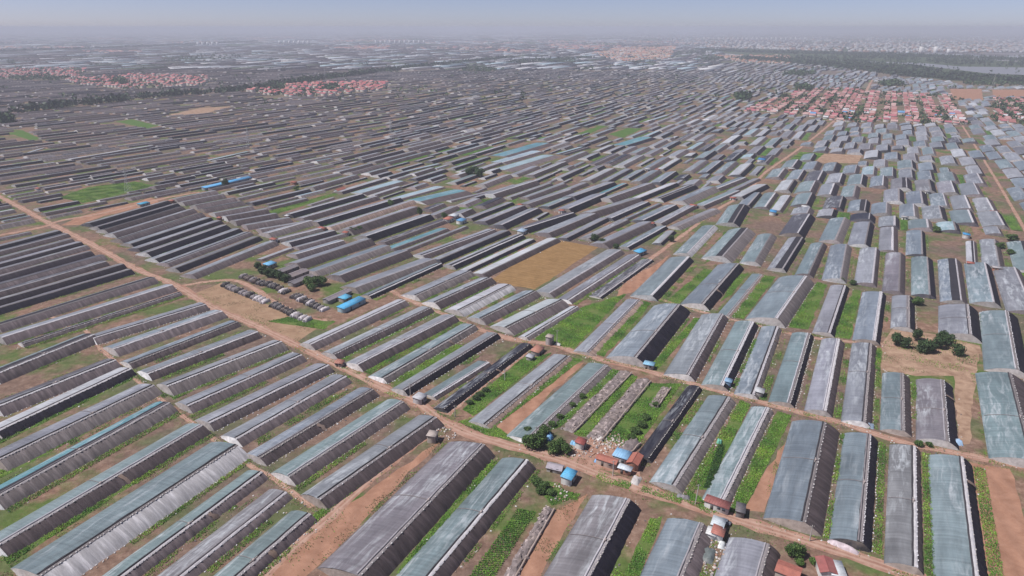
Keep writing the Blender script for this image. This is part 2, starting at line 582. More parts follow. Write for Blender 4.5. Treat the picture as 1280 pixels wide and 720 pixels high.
field("dry_grass_field", [(611, 351), (692, 299), (748, 309), (668, 362)], M["dryfield"], 0.006)
field("tan_field", [(240, 368), (277, 353), (396, 411), (368, 430)], M["tanfield"], 0.006)
field("bare_field", [(1208, 577), (1262, 586), (1300, 720), (1300, 760), (1240, 760), (1230, 720)], M["barefield"], 0.006)
field("green_field", [(75, 247), (110, 234), (168, 227), (195, 232), (150, 243), (104, 254)], M["greenfield"], 0.006)
field("green_lawn", [(985, 409), (1022, 352), (1034, 357), (1010, 412)], M["greenfield"], 0.006)
field("soil_plot", [(75, 282), (95, 272), (190, 247), (200, 253), (130, 270), (100, 281)], M["barefield"], 0.007)
field("soil_plot", [(770, 372), (785, 345), (812, 335), (838, 318), (800, 362)], M["barefield"], 0.007)
field("waste_ground", [(1097, 462), (1102, 430), (1120, 408), (1142, 413), (1170, 418), (1225, 432), (1222, 462), (1212, 555), (1198, 552), (1192, 470), (1145, 470)],
      M["waste"], 0.007)
field("brown_plot", [(608, 545), (690, 470), (712, 458), (730, 453), (634, 545)], M["barefield"], 0.0065, False)
field("soil_plot", [(320, 735), (400, 655), (555, 548), (400, 705), (360, 740)], M["barefield"], 0.0066, False)
field("soil_plot", [(925, 640), (985, 545), (990, 530), (955, 640)], M["barefield"], 0.0066, False)
field("soil_plot", [(620, 735), (690, 640), (735, 617), (676, 720), (668, 735)], M["barefield"], 0.0066, False)
field("orange_plot", [(1187, 111), (1227, 111), (1229, 125), (1192, 124)], M["barefield"], 0.01)
field("orange_plot", [(1240, 112), (1290, 112), (1290, 122), (1242, 121)], M["barefield"], 0.01)
field("orange_plot", [(213, 143), (250, 135), (290, 133), (255, 142), (216, 145)], M["waste"], 0.01)
field("yellow_plot", [(145, 152), (165, 149), (195, 157), (185, 161)], M["greenfield"], 0.01)
field("yellow_plot", [(10, 166), (28, 163), (50, 173), (40, 176)], M["greenfield"], 0.01)
field("brown_plot", [(1018, 203), (1030, 192), (1078, 194), (1072, 204)], M["waste"], 0.01)
field("yellow_plot", [(724, 166), (750, 157), (758, 158), (737, 167)], M["greenfield"], 0.01)
field("green_plot", [(760, 168), (785, 160), (803, 161), (778, 172)], M["greenfield"], 0.01)

# river and its wooded banks
field("river_bank", [(880, 60), (1000, 62), (1100, 68), (1290, 78), (1420, 86), (1420, 112), (1290, 106), (1180, 100), (1090, 88), (1000, 76), (900, 66)],
      M["bank"], 0.02, True, "structure", 120)
field("river", [(1040, 74.6), (1100, 77), (1150, 78.5), (1200, 83), (1290, 84.5), (1420, 91), (1420, 100), (1290, 94), (1235, 92), (1198, 87.5), (1140, 80.5), (1080, 77.3)],
      M["water"], 0.06, False, "structure", 120)

# ------------------------------------------------------------------ greenhouses
FILM = {'g': ((0.214, 0.223, 0.250), "grey"), 't': ((0.162, 0.208, 0.224), "teal"), 'b': ((0.095, 0.235, 0.278), "turquoise"),
        'w': ((0.40, 0.41, 0.44), "whitish"), 'p': ((0.178, 0.170, 0.184), "purple-grey"), 'k': ((0.020, 0.018, 0.027), "black"),
        'd': ((0.075, 0.068, 0.078), "dark"), 's': ((0.165, 0.195, 0.228), "slate-blue"), 'c': ((0.28, 0.38, 0.43), "bluish"),
        'r': ((0.26, 0.262, 0.285), "silvery")}
REAR = {'n': ((0.080, 0.062, 0.065), "brown"), 'k': ((0.015, 0.013, 0.021), "black"), 'w': ((0.46, 0.44, 0.45), "white"),
        'l': ((0.165, 0.140, 0.138), "grey-brown"), 'e': ((0.30, 0.215, 0.18), "earthen"), 'm': ((0.132, 0.106, 0.110), "dusty"),
        'v': ((0.032, 0.025, 0.033), "violet")}


def film_z(s, h):
    k = 0.30 if h > 2.7 else 0.0          # the wide ones have a straighter slope
    return h * ((1 - k) * (1 - np.clip(1 - s, 0, 1) ** 2.3) ** 0.93 + k * s)


def smooth_noise(n, k):
    a = NP.randn(n + 2 * k)
    ker = np.ones(k) / k
    return np.convolve(a, ker, 'same')[k:n + k] * math.sqrt(k)


HOUSES = []          # all greenhouse footprints


def foot(o, d, L, W, grow=0.0):
    r = np.array([d[1], -d[0]])
    o = np.array(o)
    return [o - d * grow - r * grow, o + d * (L + grow) - r * grow, o + d * (L + grow) + r * (W + grow), o - d * grow + r * (W + grow)]


def dims(W):
    h = min(4.9, max(1.5, 0.19 * W - 0.1))
    rear = max(1.8, W * (0.17 + 0.004 * min(W, 26)))
    crest = 0.9 if W > 9 else 0.6
    return h, rear, crest, W - rear - crest


def greenhouse(o, d, L, W, film, rear, q=0.0, lvl=2, endc=None, label="", group="", dull=1.0, hs=1.0):
    ang = math.atan2(d[1], d[0])
    root = empty("greenhouse", o, ang)
    tag(root, label, "greenhouse", group)
    h, rw, cr, vr = dims(W)
    h *= RN.uniform(0.88, 1.12) * hs
    k_ = RN.uniform(0.85, 1.25); vr += rw * (1 - k_); rw *= k_
    if q == 0 and film not in 'kd' and lvl == 1 and RN.random() < 0.12:
        q = RN.uniform(0.12, 0.5)
    jit = 1 + 0.10 * (RN.random() - 0.5)
    fc = np.array(FILM[film][0]) * jit * (1 + 0.015 * NP.randn(3))
    rc = np.array(REAR[rear][0]) * (0.9 + 0.3 * RN.random())
    ec = (0.62 if lvl == 1 else 1.0) * np.array(RN.choice([(0.50, 0.47, 0.46), (0.68, 0.67, 0.68), (0.30, 0.25, 0.225), (0.36, 0.33, 0.32), (0.42, 0.39, 0.38)]) if endc is None else endc) * (0.8 + 0.25 * RN.random())
    fc = fc * (1.0 if dull == 1.0 else 0.85)
    if lvl == 1 and RN.random() < 0.45:
        ec = rc * 1.4 + 0.04
    nu = max(6, int(L / (1.5 if lvl == 2 else 5)))
    ns = 10 if lvl == 2 else 6
    x = np.linspace(0, L, nu + 1)
    wob = smooth_noise(nu + 1, 5) * (0.09 if lvl == 2 else 0.05)
    s = np.linspace(0, 1, ns + 1) ** 1.35
    sag = 0.06 * np.abs(np.sin(np.arange(nu + 1) * math.pi / 2)) if lvl == 2 else 0
    # film
    P = np.zeros((nu + 1, ns + 1, 3)); U = np.zeros((nu + 1, ns + 1, 2))
    hz = film_z(s, h)
    P[..., 0] = x[:, None]; P[..., 1] = -(s * vr)[None]
    P[..., 2] = np.maximum(hz[None] + (wob - sag)[:, None] * np.sin(s * math.pi)[None] * (1 + 0.4 * NP.randn(nu + 1, ns + 1) * (lvl == 2)), -0.02) - 0.03 * (s == 0)[None]
    U[..., 0] = x[:, None]; U[..., 1] = (s * vr)[None]
    fcs = np.repeat(fc[None], nu * ns, 0).reshape(nu, ns, 3).copy()
    cut = sorted(RN.sample(range(1, nu), min(nu - 1, RN.randint(0, 3))))
    for c0, c1 in zip([0] + cut, cut + [nu]):          # sheets of different age
        fcs[c0:c1] *= RN.uniform(0.88, 1.14)
    fcs[:, 0] *= 0.8
    m = MB(); m.grid(P, fcs.reshape(-1, 3), U); fo = m.build("film_roof", M["film"], root, True)
    # quilt drawn over the upper part of the film
    if q > 0:
        k = 8
        ss = np.linspace(1 - q, 1, k)
        P = np.zeros((nu + 1, k, 3)); U = np.zeros((nu + 1, k, 2))
        edge = smooth_noise(nu + 1, 6) * 0.012
        sx = np.clip(ss[None] + edge[:, None] * np.linspace(1, 0, k)[None], 0.02, 1)
        P[..., 0] = x[:, None]; P[..., 1] = -sx * vr; P[..., 2] = film_z(sx, h) + 0.16 + 0.03 * NP.randn(nu + 1, k)
        U[..., 0] = x[:, None]; U[..., 1] = sx * vr
        m = MB(); m.grid(P, (0.030, 0.028, 0.036), U); m.build("quilt", M["quilt"], root, True)
    # crest strip along the ridge
    k = 4
    P = np.zeros((nu + 1, k, 3)); U = np.zeros((nu + 1, k, 2))
    yy = np.array([vr - 0.12 - RN.choice([0, 0, .5]), vr + 0.1, vr + 0.6 * cr, vr + cr + 0.10]); zz = np.array([h - 0.03, h + 0.16, h + 0.20, h - 0.10])
    w2 = smooth_noise(nu + 1, 3) * 0.05
    P[..., 0] = x[:, None]; P[..., 1] = -yy[None]; P[..., 2] = zz[None] + w2[:, None]
    U[..., 0] = x[:, None]; U[..., 1] = yy[None]
    cc = RN.choice([(0.30, 0.275, 0.285), (0.40, 0.375, 0.395), (0.24, 0.215, 0.22), (0.17, 0.15, 0.152), (0.48, 0.46, 0.48)])
    cc = np.array(cc) * dull if film != 'k' else np.array((0.035, 0.032, 0.04))
    m = MB(); m.grid(P, cc, U); m.build("ridge_strip", M["ridge"], root, True)
    # fabric over the back wall
    nr = max(8, int(L / (0.8 if lvl == 2 else 4)))
    kr = 6 if lvl == 2 else 4
    xr = np.linspace(0, L, nr + 1)
    t = np.linspace(0, 1, kr)
    P = np.zeros((nr + 1, kr, 3)); U = np.zeros((nr + 1, kr, 2))
    wr = smooth_noise(nr + 1, 2) * (0.16 if lvl == 2 else 0.10)
    lean = np.sin(t * math.pi * 0.9) + 0.25 * t
    P[..., 0] = xr[:, None]
    P[..., 1] = -(vr + cr + rw * t[None] + wr[:, None] * lean[None] * 0.8)
    P[..., 2] = (h - 0.12) * (1 - t[None]) ** 0.92 + 0.35 * np.sin(t * math.pi)[None] * (h / 5) + wr[:, None] * lean[None] * 0.3 * (1 - t)[None]
    P[:, -1, 2] = -0.05
    P[:, 0, 2] = h - 0.11
    U[..., 0] = xr[:, None]; U[..., 1] = (t * math.hypot(rw, h))[None]
    m = MB(); m.grid(P, rc, U); m.build("rear_cover", M["rear"], root, True)
    # end walls, sheeted and battered outwards
    prof = [(si * vr, film_z(si, h)) for si in s] + [(vr + 0.6 * cr, h + 0.12)] + [(vr + cr + rw * tt, max(0, (h - 0.12) * (1 - tt) ** 0.92 + 0.35 * math.sin(tt * math.pi) * h / 5)) for tt in (0.05, 0.35, 0.7, 1.0)]
    prof = np.array(prof)
    for e in (0, 1):
        kk = 4
        P = np.zeros((len(prof), kk, 3)); U = np.zeros((len(prof), kk, 2))
        for j in range(kk):
            tt = j / (kk - 1)
            out = 1.0 * tt ** 1.1 * np.minimum(1, prof[:, 1] / 3.0) + (0.10 * NP.randn(len(prof)) if 0 < j else 0)
            P[:, j, 0] = (-out if e == 0 else L + out)
            P[:, j, 1] = -prof[:, 0] if j < 1 else -np.clip(prof[:, 0] + 0.12 * NP.randn(len(prof)), 0.0, W)
            P[:, j, 2] = prof[:, 1] * (1 - tt) - (0.02 if j == kk - 1 else 0)
            U[:, j, 0] = prof[:, 0]; U[:, j, 1] = prof[:, 1] * (1 - tt)
        m = MB(); m.grid(P, ec, U); m.build("end_wall", M["end"], root, False)
    if lvl == 2:
        # rolled quilt lying along the ridge
        if film != 'k':
            pts = [(xx, -(vr - 0.45) + 0.06 * math.sin(xx * 0.9), h + 0.18) for xx in np.linspace(0.3, L - 0.3, max(6, int(L / 4)))]
            m = MB(); m.tube(pts, 0.27, RN.choice([(0.46, 0.44, 0.47), (0.32, 0.30, 0.32), (0.05, 0.045, 0.052), (0.05, 0.045, 0.052), (0.20, 0.18, 0.19)]), 7)
            m.build("quilt_roll", M["quilt"], root, True)
        # sandbags holding the fabric
        m = MB()
        dn = RN.choice([1.1, 1.6, 2.4])
        bc = RN.choice([(0.58, 0.55, 0.54), (0.50, 0.46, 0.43), (0.62, 0.6, 0.62)])
        for xx in np.arange(0.8, L - 0.5, dn):
            xx += RN.uniform(-0.4, 0.4)
            m.box((xx, -(vr + cr * RN.uniform(0.75, 1.15)), h + 0.10), (RN.uniform(0.3, 0.75), RN.uniform(0.25, 0.4), 0.24), bc, RN.uniform(-0.5, 0.5), taper=0.75)
        if RN.random() < 0.6:
            for xx in np.arange(0.8, L - 0.5, dn * 1.7):
                m.box((xx + RN.uniform(-0.5, 0.5), -(W + 0.25 + RN.uniform(-.2, .3)), 0.1), (RN.uniform(0.4, 0.8), 0.35, 0.3), bc, RN.uniform(-0.6, 0.6), taper=0.7)
        tag(m.build("sandbag_row", M["bag"], root), kind="stuff")
        # machine that rolls the quilt: a jointed arm across the film with its motor
        if L > 45 and RN.random() < 0.75:
            xm = L * RN.uniform(0.42, 0.58)
            sv = np.linspace(0.05, 0.99, 9)
            m = MB(); m.tube([(xm + 0.5 * (1 - a), -a * vr, film_z(a, h) + 0.22) for a in sv], 0.09, (0.20, 0.17, 0.17), 5)
            m.build("roller_arm", M["plain"], root, True)
            m = MB(); m.box((xm, -(vr - 0.1), h + 0.45), (0.9, 0.7, 0.6), (0.36, 0.30, 0.29), taper=0.8)
            m.tube([(xm - 1.6, -(vr - 0.3), h + 0.34), (xm + 1.6, -(vr - 0.3), h + 0.34)], 0.12, (0.45, 0.40, 0.38), 6)
            m.build("winch_motor", M["plain"], root)
        # a seam or washed gully where earth shows through the fabric
        if RN.random() < 0.22:
            xm = L * RN.uniform(0.2, 0.8)
            m = MB()
            P = np.zeros((4, 5, 3))
            for a in range(4):
                for b in range(5):
                    tt = b / 4
                    P[a, b] = (xm + (a - 1.5) * 0.5 + 0.25 * NP.randn() + 0.8 * tt, -(vr + cr + rw * tt + 0.22 * math.sin(tt * 3) + 0.22), max(0.05, (h - 0.1) * (1 - tt) ** 0.92 + 0.35 * math.sin(tt * math.pi) * h / 5 + 0.16))
            m.grid(P, (0.22, 0.16, 0.135)); m.build("earth_gully", M["soil"], root)
    return root


# traced greenhouses: near corner of the south foot, far corner, near corner of the north foot (photo pixels), film, back, quilt share
G_POLYS = [
    [(0, 541), (158, 463), (170, 472), (0, 555)], [(0, 587), (190, 488), (190, 498), (0, 598)], [(0, 691), (245, 541), (258, 547), (10, 706)],
    [(207, 489), (340, 431), (352, 437), (217, 500)], [(405, 634), (530, 523), (537, 532), (470, 592), (345, 695), (318, 700)],
    [(495, 716), (612, 575), (622, 578), (505, 722)], [(578, 512), (655, 446), (672, 446), (690, 441), (592, 520)], [(572, 527), (600, 520), (632, 541), (640, 550), (610, 545)],
    [(612, 527), (712, 447), (728, 450), (650, 510), (612, 538)], [(657, 546), (760, 460), (776, 464), (700, 534)], [(717, 543), (788, 468), (797, 471), (732, 546)],
    [(752, 553), (812, 479), (852, 480), (798, 556), (765, 560)], [(868, 612), (925, 500), (938, 506), (884, 612)], [(911, 640), (972, 514), (990, 520), (955, 590), (928, 640)],
    [(780, 720), (813, 648), (828, 645), (800, 720)], [(663, 600), (700, 604), (712, 625), (690, 632)], [(668, 424), (722, 386), (783, 367), (716, 437), (690, 430)],
    [(738, 440), (800, 375), (814, 379), (755, 446)], [(813, 457), (868, 398), (876, 398), (822, 462)], [(828, 382), (880, 336), (893, 338), (846, 382)],
    [(911, 396), (955, 345), (970, 346), (930, 399)], [(1041, 421), (1066, 362), (1077, 364), (1062, 424)], [(448, 460), (560, 394), (573, 401), (460, 467)],
    [(422, 448), (530, 388), (545, 391), (430, 451)], [(75, 247), (110, 234), (168, 227), (195, 232), (150, 243), (104, 254)], [(985, 409), (1022, 352), (1034, 357), (1010, 412)],
    [(1264, 430), (1285, 432), (1285, 462), (1272, 462)], [(1268, 330), (1290, 345), (1290, 365)], [(335, 402), (360, 396), (420, 402), (405, 412), (390, 410)],
    [(980, 205), (1000, 190), (1030, 192), (1012, 206)], [(408, 470), (440, 470), (420, 482)], [(495, 470), (570, 430), (580, 433), (512, 478)],
    [(860, 612), (905, 640), (890, 645), (855, 626)], [(750, 590), (790, 604), (786, 612), (745, 598)], [(805, 608), (855, 623), (850, 630), (800, 614)],
    [(700, 612), (725, 618), (722, 626), (700, 622)], [(920, 345), (936, 341), (915, 368), (900, 378)], [(880, 330), (905, 290), (912, 292), (890, 325)],
    [(600, 265), (650, 247), (640, 258), (615, 268)], [(590, 262), (625, 246), (600, 250), (560, 265)], [(330, 265), (430, 238), (420, 244), (345, 268)],
    [(395, 290), (415, 285), (450, 272), (400, 283)], [(640, 227), (690, 208), (700, 208), (650, 228)], [(840, 268), (862, 252), (880, 245), (862, 262)],
]

ROWS = {}
ROWS["A"] = ("lower-left row beside the footpath", "from top", """
-30 466 97 416 -22 490 t n .42
-20 503 128 446 -12 528 d n 0
-24 534 145 457 -12 545 w k 0
-24 567 170 477 -12 585 g l 0
-30 616 190 500 -22 653 b l .28
-26 672 231 526 -18 697 t n 0
11 705 261 549 60 748 t w .06
70 754 307 584 108 766 t n 0
140 756 335 607 172 766 p n 0
205 764 362 634 262 764 t n 0""")
ROWS["B"] = ("row between road and footpath", "from top", """
106 417 245 376 124 425 g n 0
127 431 262 385 143 440 s n 0
148 449 284 398 166 457 s n 0
170 461 307 410 188 470 g n 0
194 477 336 423 212 487 g l 0
217 500 360 438 236 512 g n 0
242 521 392 451 262 531 g n 0
274 541 413 465 298 555 g n 0
304 564 447 481 332 575 s n .12
337 587 482 496 362 603 t m 0
374 614 522 515 408 632 g n 0""")
ROWS["C"] = ("front row below the road", "from left", """
396 708 560 551 470 738 p n 0
485 728 627 571 546 742 t n 0
658 752 740 617 740 766 p k 0
792 733 834 646 862 752 s m .05
886 738 910 670 962 752 g n 0""")
ROWS["D"] = ("row right of the junction", "from left", """
585 525 692 441 614 533 g e 0 .6
632 543 735 452 670 551 t l 0 .62
793 570 859 481 810 578 k k 0
811 601 885 493 852 612 t l 0
877 622 939 507 911 628 t l 0
954 646 990 525 1021 673 s n 0
1036 672 1055 540 1085 693 s k .08
1105 702 1112 554 1151 716 p n 0
1168 740 1160 567 1234 748 t k 0""")
ROWS["E"] = ("row above the cross lane", "from left", """
716 438 783 373 743 442 g e 0 .6
757 446 817 381 808 457 s k 0
829 467 877 392 867 475 g n .05
876 480 919 401 911 484 t k 0
917 491 952 407 946 497 s l .05
960 501 990 415 992 506 t k 0
1005 512 1027 423 1038 520 g n 0
1051 525 1065 428 1087 529 g n 0
1100 536 1103 465 1137 545 t n 0
1145 548 1145 473 1194 553 p k 0
1236 571 1219 465 1306 582 t n 0""")
ROWS["F"] = ("row behind the right-hand trees", "from left", """
931 398 973 346 979 408 t l 0
1015 415 1038 356 1041 421 g k 0
1065 424 1078 364 1098 428 s k 0
1113 409 1115 369 1142 412 g k 0
1173 418 1173 381 1224 430 g k 0
1230 461 1224 389 1282 462 t k 0""")
ROWS["G"] = ("row of large roofs past the field", "from left", """
787 369 837 321 823 376 s k 0
849 380 897 330 888 388 s k 0
896 392 940 341 915 396 t e 0 .6""")
ROWS["H"] = ("second large-roof row past the field", "from left", """
841 317 877 282 863 321 t w 0
876 322 910 287 911 330 t l 0
924 328 947 293 948 335 t l 0
958 336 985 297 981 341 g k 0
993 343 1013 304 1016 346 t n 0
1027 349 1038 306 1056 353 s l 0
1067 354 1075 310 1094 358 g n 0
1102 364 1107 316 1129 367 p n 0
1139 368 1139 321 1168 373 t k 0
1175 376 1172 324 1207 378 s n 0
1212 378 1205 329 1248 380 s k 0
1258 388 1240 334 1296 390 g n 0""")
ROWS["I"] = ("third large-roof row past the field", "from left", """
894 280 910 257 921 286 t k 0
973 293 990 269 1003 298 d k 0
1023 301 1037 273 1051 304 t l 0
1059 306 1067 278 1086 310 g k 0
1098 313 1100 284 1121 315 g n 0
1132 318 1133 288 1156 319 s k 0
1208 329 1207 301 1221 331 w n 0
1228 333 1224 299 1254 334 g n 0
1268 338 1258 302 1300 340 t n 0""")
ROWS["J"] = ("row below the blue-roofed building", "from left", """
373 427 492 373 391 431 w n 0
400 438 522 381 420 447 g n 0
428 451 550 391 448 458 g n 0
459 467 575 402 482 480 t l 0
487 483 605 413 513 491 g k 0
527 489 597 447 545 496 t n 0 .7
541 506 650 426 556 513 k k 0""")
ROWS["K"] = ("row beside the dry grass field", "from left", """
500 366 570 336 521 373 g l 0
526 376 597 345 546 381 g n 0
554 385 620 353 572 392 w w 0
582 395 652 361 602 401 s n 0
611 405 682 371 631 412 w n .1
647 418 712 380 668 422 w l 0
665 363 757 310 685 370 g n 0
694 372 784 316 708 375 g n 0
735 367 802 321 752 372 d k 0 .6""")
ROWS["L"] = ("short row left of the yard road", "from top", """
-16 404 180 345 -8 413 g n 0
-10 418 202 354 4 424 g n 0
21 426 219 363 33 432 g n 0""")
ROWS["M"] = ("row behind the dark trees", "from top", """
321 291 377 275 330 296 g l 0
340 297 400 282 352 303 g l 0
364 307 425 290 378 312 g m 0
354 328 447 298 368 332 g n 0
377 337 470 305 394 342 s l 0
406 343 492 312 420 348 s n 0
424 356 524 321 446 361 g l 0
449 367 540 327 466 372 s k 0""")
ROWS["N"] = ("row left of the dry grass field", "from top", """
514 317 605 285 530 321 g n .15
534 323 622 287 546 327 g k 0
551 330 640 292 568 334 g k 0
571 336 657 297 585 340 w k 0
587 340 682 296 607 346 w n 0""")
ROWS["O"] = ("row left of the small shops", "from top", """
351 267 442 242 362 270 g k 0
366 272 460 245 376 275 g n 0
381 277 486 247 394 281 g k 0
400 283 505 250 412 286 g e 0
419 287 506 259 432 291 g n 0
439 295 520 268 454 300 g k 0
468 301 547 273 478 304 d n 0
478 308 547 283 490 312 b n 0 .6
500 311 577 281 512 314 g n 0""")
ROWS["P"] = ("row right of the small shops", "from left", """
486 246 542 231 511 250 c n 0 .4
508 248 566 235 541 255 b n 0 .38
587 246 637 230 601 249 g k 0
577 272 630 252 594 276 g k 0
610 281 657 260 621 284 g k 0
640 284 702 265 655 289 d k 0
665 290 725 266 682 295 g n 0
695 296 747 271 712 300 g k 0
722 296 772 273 736 301 p n 0
736 303 797 276 752 308 g n 0
771 307 820 281 786 312 s k 0""")
ROWS["Q"] = ("third row past the dry field", "from left", """
645 254 700 236 658 258 g n 0
671 257 720 238 683 261 t k 0
690 261 737 242 702 266 g k 0
722 265 782 247 742 270 g n 0
750 271 797 251 763 275 g k 0
775 273 820 253 786 276 s n 0
811 278 854 256 824 282 g n 0
832 282 884 260 851 286 p l 0""")
ROWS["V"] = ("pale roofs far up the plain", "from left", """
30 190 50 184 36 192 c n 0 .5
80 198 184 181 92 201 w v 0 .5
255 199 305 188 262 202 c k 0 .5
341 161 401 152 346 163 w v 0 .5
437 239 491 224 460 244 c n 0 .35
612 193 669 177 634 199 b n 0 .3
612 201 662 187 632 206 c n 0 .3
614 210 677 192 638 216 c m 0 .3
692 191 724 182 706 195 c v 0 .3
764 180 798 170 786 185 b k 0 .3
790 145 806 140 797 147 c v 0 .5
808 150 830 143 815 152 c v 0 .5
500 213 544 203 510 216 c v 0 .5""")
ROWS["R"] = ("fourth row past the dry field", "from left", """
600 243 655 226 614 247 g n 0
628 246 680 228 641 250 g n 0
700 245 752 227 714 249 g k 0
735 245 775 228 752 250 b k 0
745 248 800 229 765 252 g n 0
785 247 833 228 798 251 w k 0
811 248 855 231 822 252 g k 0
835 251 877 233 850 255 s l 0
864 256 910 237 884 261 t n 0
884 235 920 221 900 239 s n 0
907 237 940 222 919 241 g n 0
920 256 935 240 941 259 s k 0
941 258 955 240 962 262 t n 0
962 262 976 243 977 264 w n 0""")

ind = []          # every greenhouse that becomes an object of its own


def addgh(o, d, L, W, film, rear, q, rowkey, lvl, hs=1.0):
    ind.append(dict(hs=hs, o=np.array(o), d=d, L=L, W=W, film=film, rear=rear, q=q, row=rowkey, lvl=lvl))
    occ_poly(foot(o, d, L, W, 0.4))


AX = vp_dir(1105)
prev = None
for key, (phrase, frm, txt) in ROWS.items():
    lines = [ln.split() for ln in txt.strip().splitlines()]
    for il, t in enumerate(lines):
        x0, y0, x1, y1, x2, y2 = map(float, t[:6])
        zs = 1.7 if key in 'ABJKLMNOPQRV' else 0.7
        if key in 'ABJKL' and t[7] == 'n' and RN.random() < .6:
            t[7] = 'm'
        a, b, c = gp(x0, y0, zs), gp(x1, y1, zs), gp(x2, y2, 0.1)
        d = b - a; L = np.linalg.norm(d); d = d / L
        r = np.array([d[1], -d[0]])
        W = float(np.clip(np.dot(c - a, r), 6.5, 36))
        if key in 'ABJKLMNOPQR':
            if il + 1 < len(lines):
                nx = gp(float(lines[il + 1][0]), float(lines[il + 1][1]), zs)
                pt = float(np.dot(nx - a, r))
                if 5 < pt < 24:
                    W = min(max(W, (0.75 if key in 'ABJ' else 0.88) * pt), 0.95 * pt)
            else:
                W *= 1.2
        elif key in 'DEFHI' and W < 30:
            W *= 1.09
        dist = np.linalg.norm((a + b) / 2)
        if prev is not None and prev[0] == key and key in 'MNOPQR':
            pk, pa, pd, pL, pW = prev
            pr = np.array([pd[1], -pd[0]])
            gp_ = float(np.dot(a - (pa + pr * pW), pr))
            al = abs(float(np.dot(a - pa, pd)))
            if 6.5 < gp_ < 45 and al < 60:
                nx_ = max(1, round(gp_ / 15))
                for q_ in range(nx_):
                    w_ = gp_ / nx_ * 0.88
                    o_ = pa + pr * (pW + gp_ * (q_ + .06) / nx_) + pd * float(np.dot(a - pa, pd)) * (q_ + .5) / nx_
                    addgh(o_, pd, pL * .95, w_, RN.choice('ggrsw'), RN.choice('kkvnm'), 0.0, key, 1)
        prev = (key, a, d, L, W)
        addgh(a, d, L, W, t[6], t[7], float(t[8]), key, 2 if dist < 420 else 1, float(t[9]) if len(t) > 9 else 1.0)


def block(key, n0, n1, f0, f1, n, fill, films, rears, quilt=0.0):
    """evenly spaced greenhouses between a near line and a far line (photo pixels)"""
    A0, A1, B0, B1 = gp(*n0), gp(*n1), gp(*f0), gp(*f1)
    for k in range(n):
        t = (k + 0.1 * RN.uniform(-1, 1)) / n
        a = A0 + (A1 - A0) * t; b = B0 + (B1 - B0) * t
        d = b - a; L = np.linalg.norm(d); d = d / L
        r = np.array([d[1], -d[0]])
        pitch = abs(np.dot((A1 - A0) / n, r))
        a = a + d * RN.uniform(0, 3); L -= RN.uniform(3, 8)
        addgh(a, d, L, float(np.clip(pitch * fill * RN.uniform(0.9, 1.05), 5, 24)), RN.choice(films), RN.choice(rears), quilt if RN.random() < 0.3 else 0.0, key, 1)


ROWS["S"] = ("dark row left of the main road", "from top", "")
ROWS["T"] = ("dark row right of the main road", "from top", "")
ROWS["U"] = ("second dark row past the main road", "from top", "")
block("S", (-130, 340), (-75, 418), (70, 288), (172, 344), 10, 0.99, "gpd", "nmmvk")
block("T", (97, 282), (233, 354), (203, 252), (345, 308), 12, 0.99, "ggp", "nmmmvk")
block("U", (209, 251), (330, 293), (264, 240), (392, 283), 9, 0.99, "gg", "nmm")

# ------------------------------------------------------------------ ground kept free of greenhouses
VILLAGES = {
    "right": [(925, 141), (965, 126), (1003, 112), (1072, 112), (1052, 152), (1010, 146), (960, 143)],
    "right2": [(1066, 113), (1100, 116), (1192, 120), (1206, 156), (1130, 155), (1046, 153)],
    "right3": [(1242, 124), (1300, 124), (1310, 158), (1246, 156)],
    "tan": [(738, 68), (770, 61), (845, 58), (838, 74), (780, 78)],
    "tan2": [(892, 70), (985, 70), (992, 81), (930, 80)],
    "left": [(-30, 88), (110, 86), (100, 97), (-30, 99)],
    "left2": [(84, 100), (170, 94), (262, 97), (255, 107), (150, 112), (95, 105)],
    "mid": [(308, 114), (380, 105), (485, 103), (480, 113), (400, 121), (345, 121)],
}
KEEP_FREE = [
    [(640, 590), (655, 540), (700, 470), (815, 478), (850, 480), (800, 560), (820, 590), (780, 610)],      # ruins and farm compound
    [(400, 735), (545, 545), (400, 640), (330, 735)],
    [(235, 365), (300, 335), (350, 325), (470, 365), (470, 395), (372, 430)],                              # roll yard
    [(655, 640), (735, 615), (690, 720), (600, 740), (635, 625)],
    [(560, 515), (660, 440), (690, 432), (590, 520)],
    [(1155, 290), (1200, 292), (1206, 328), (1158, 322)],
    [(960, 640), (1200, 740), (960, 760)], [(660, 380), (790, 362), (720, 440), (690, 432)],
    [(940, 262), (985, 262), (965, 295), (925, 290)],
]
for poly in KEEP_FREE:
    occ_poly([gp(*p) for p in poly])
TREE_BELTS = [
    ([(22, 141), (110, 131), (205, 121), (310, 113), (420, 97), (520, 85), (640, 73)], 24, 2.2),
    ([(-60, 66), (60, 63), (170, 59), (320, 52)], 70, 2.0),
    ([(880, 63), (960, 66), (1060, 68), (1130, 70), (1290, 76), (1400, 80)], 120, 4.0),
    ([(930, 74), (1000, 79), (1060, 84), (1120, 92), (1180, 98), (1290, 103), (1400, 108)], 110, 7.0),
    ([(640, 79), (740, 73)], 60, 1.6),
]
TREE_MASSES = [(1005, 112, 11, 3), (927, 123, 9, 3), (1113, 106, 15, 3), (600, 88, 22, 2.6), (888, 73, 16, 3), (870, 66, 24, 3),
               (415, 112, 8, 4), (345, 111, 14, 3.5), (700, 77, 30, 2), (1000, 93, 22, 3), (1125, 82, 30, 6), (1060, 82, 30, 4), (1240, 104, 40, 5),
               (150, 104, 10, 3), (50, 99, 40, 2.2), (265, 72, 40, 4), (230, 75, 30, 3), (6, 152, 10, 3)]
for pts, wid, _ in TREE_BELTS[:1]:
    c = [gp(*p) for p in pts]
    for a, b in zip(c[:-1], c[1:]):
        d = (b - a) / np.linalg.norm(b - a); r = np.array([d[1], -d[0]])
        occ_poly([a + r * 16, b + r * 16, b - r * 16, a - r * 16])
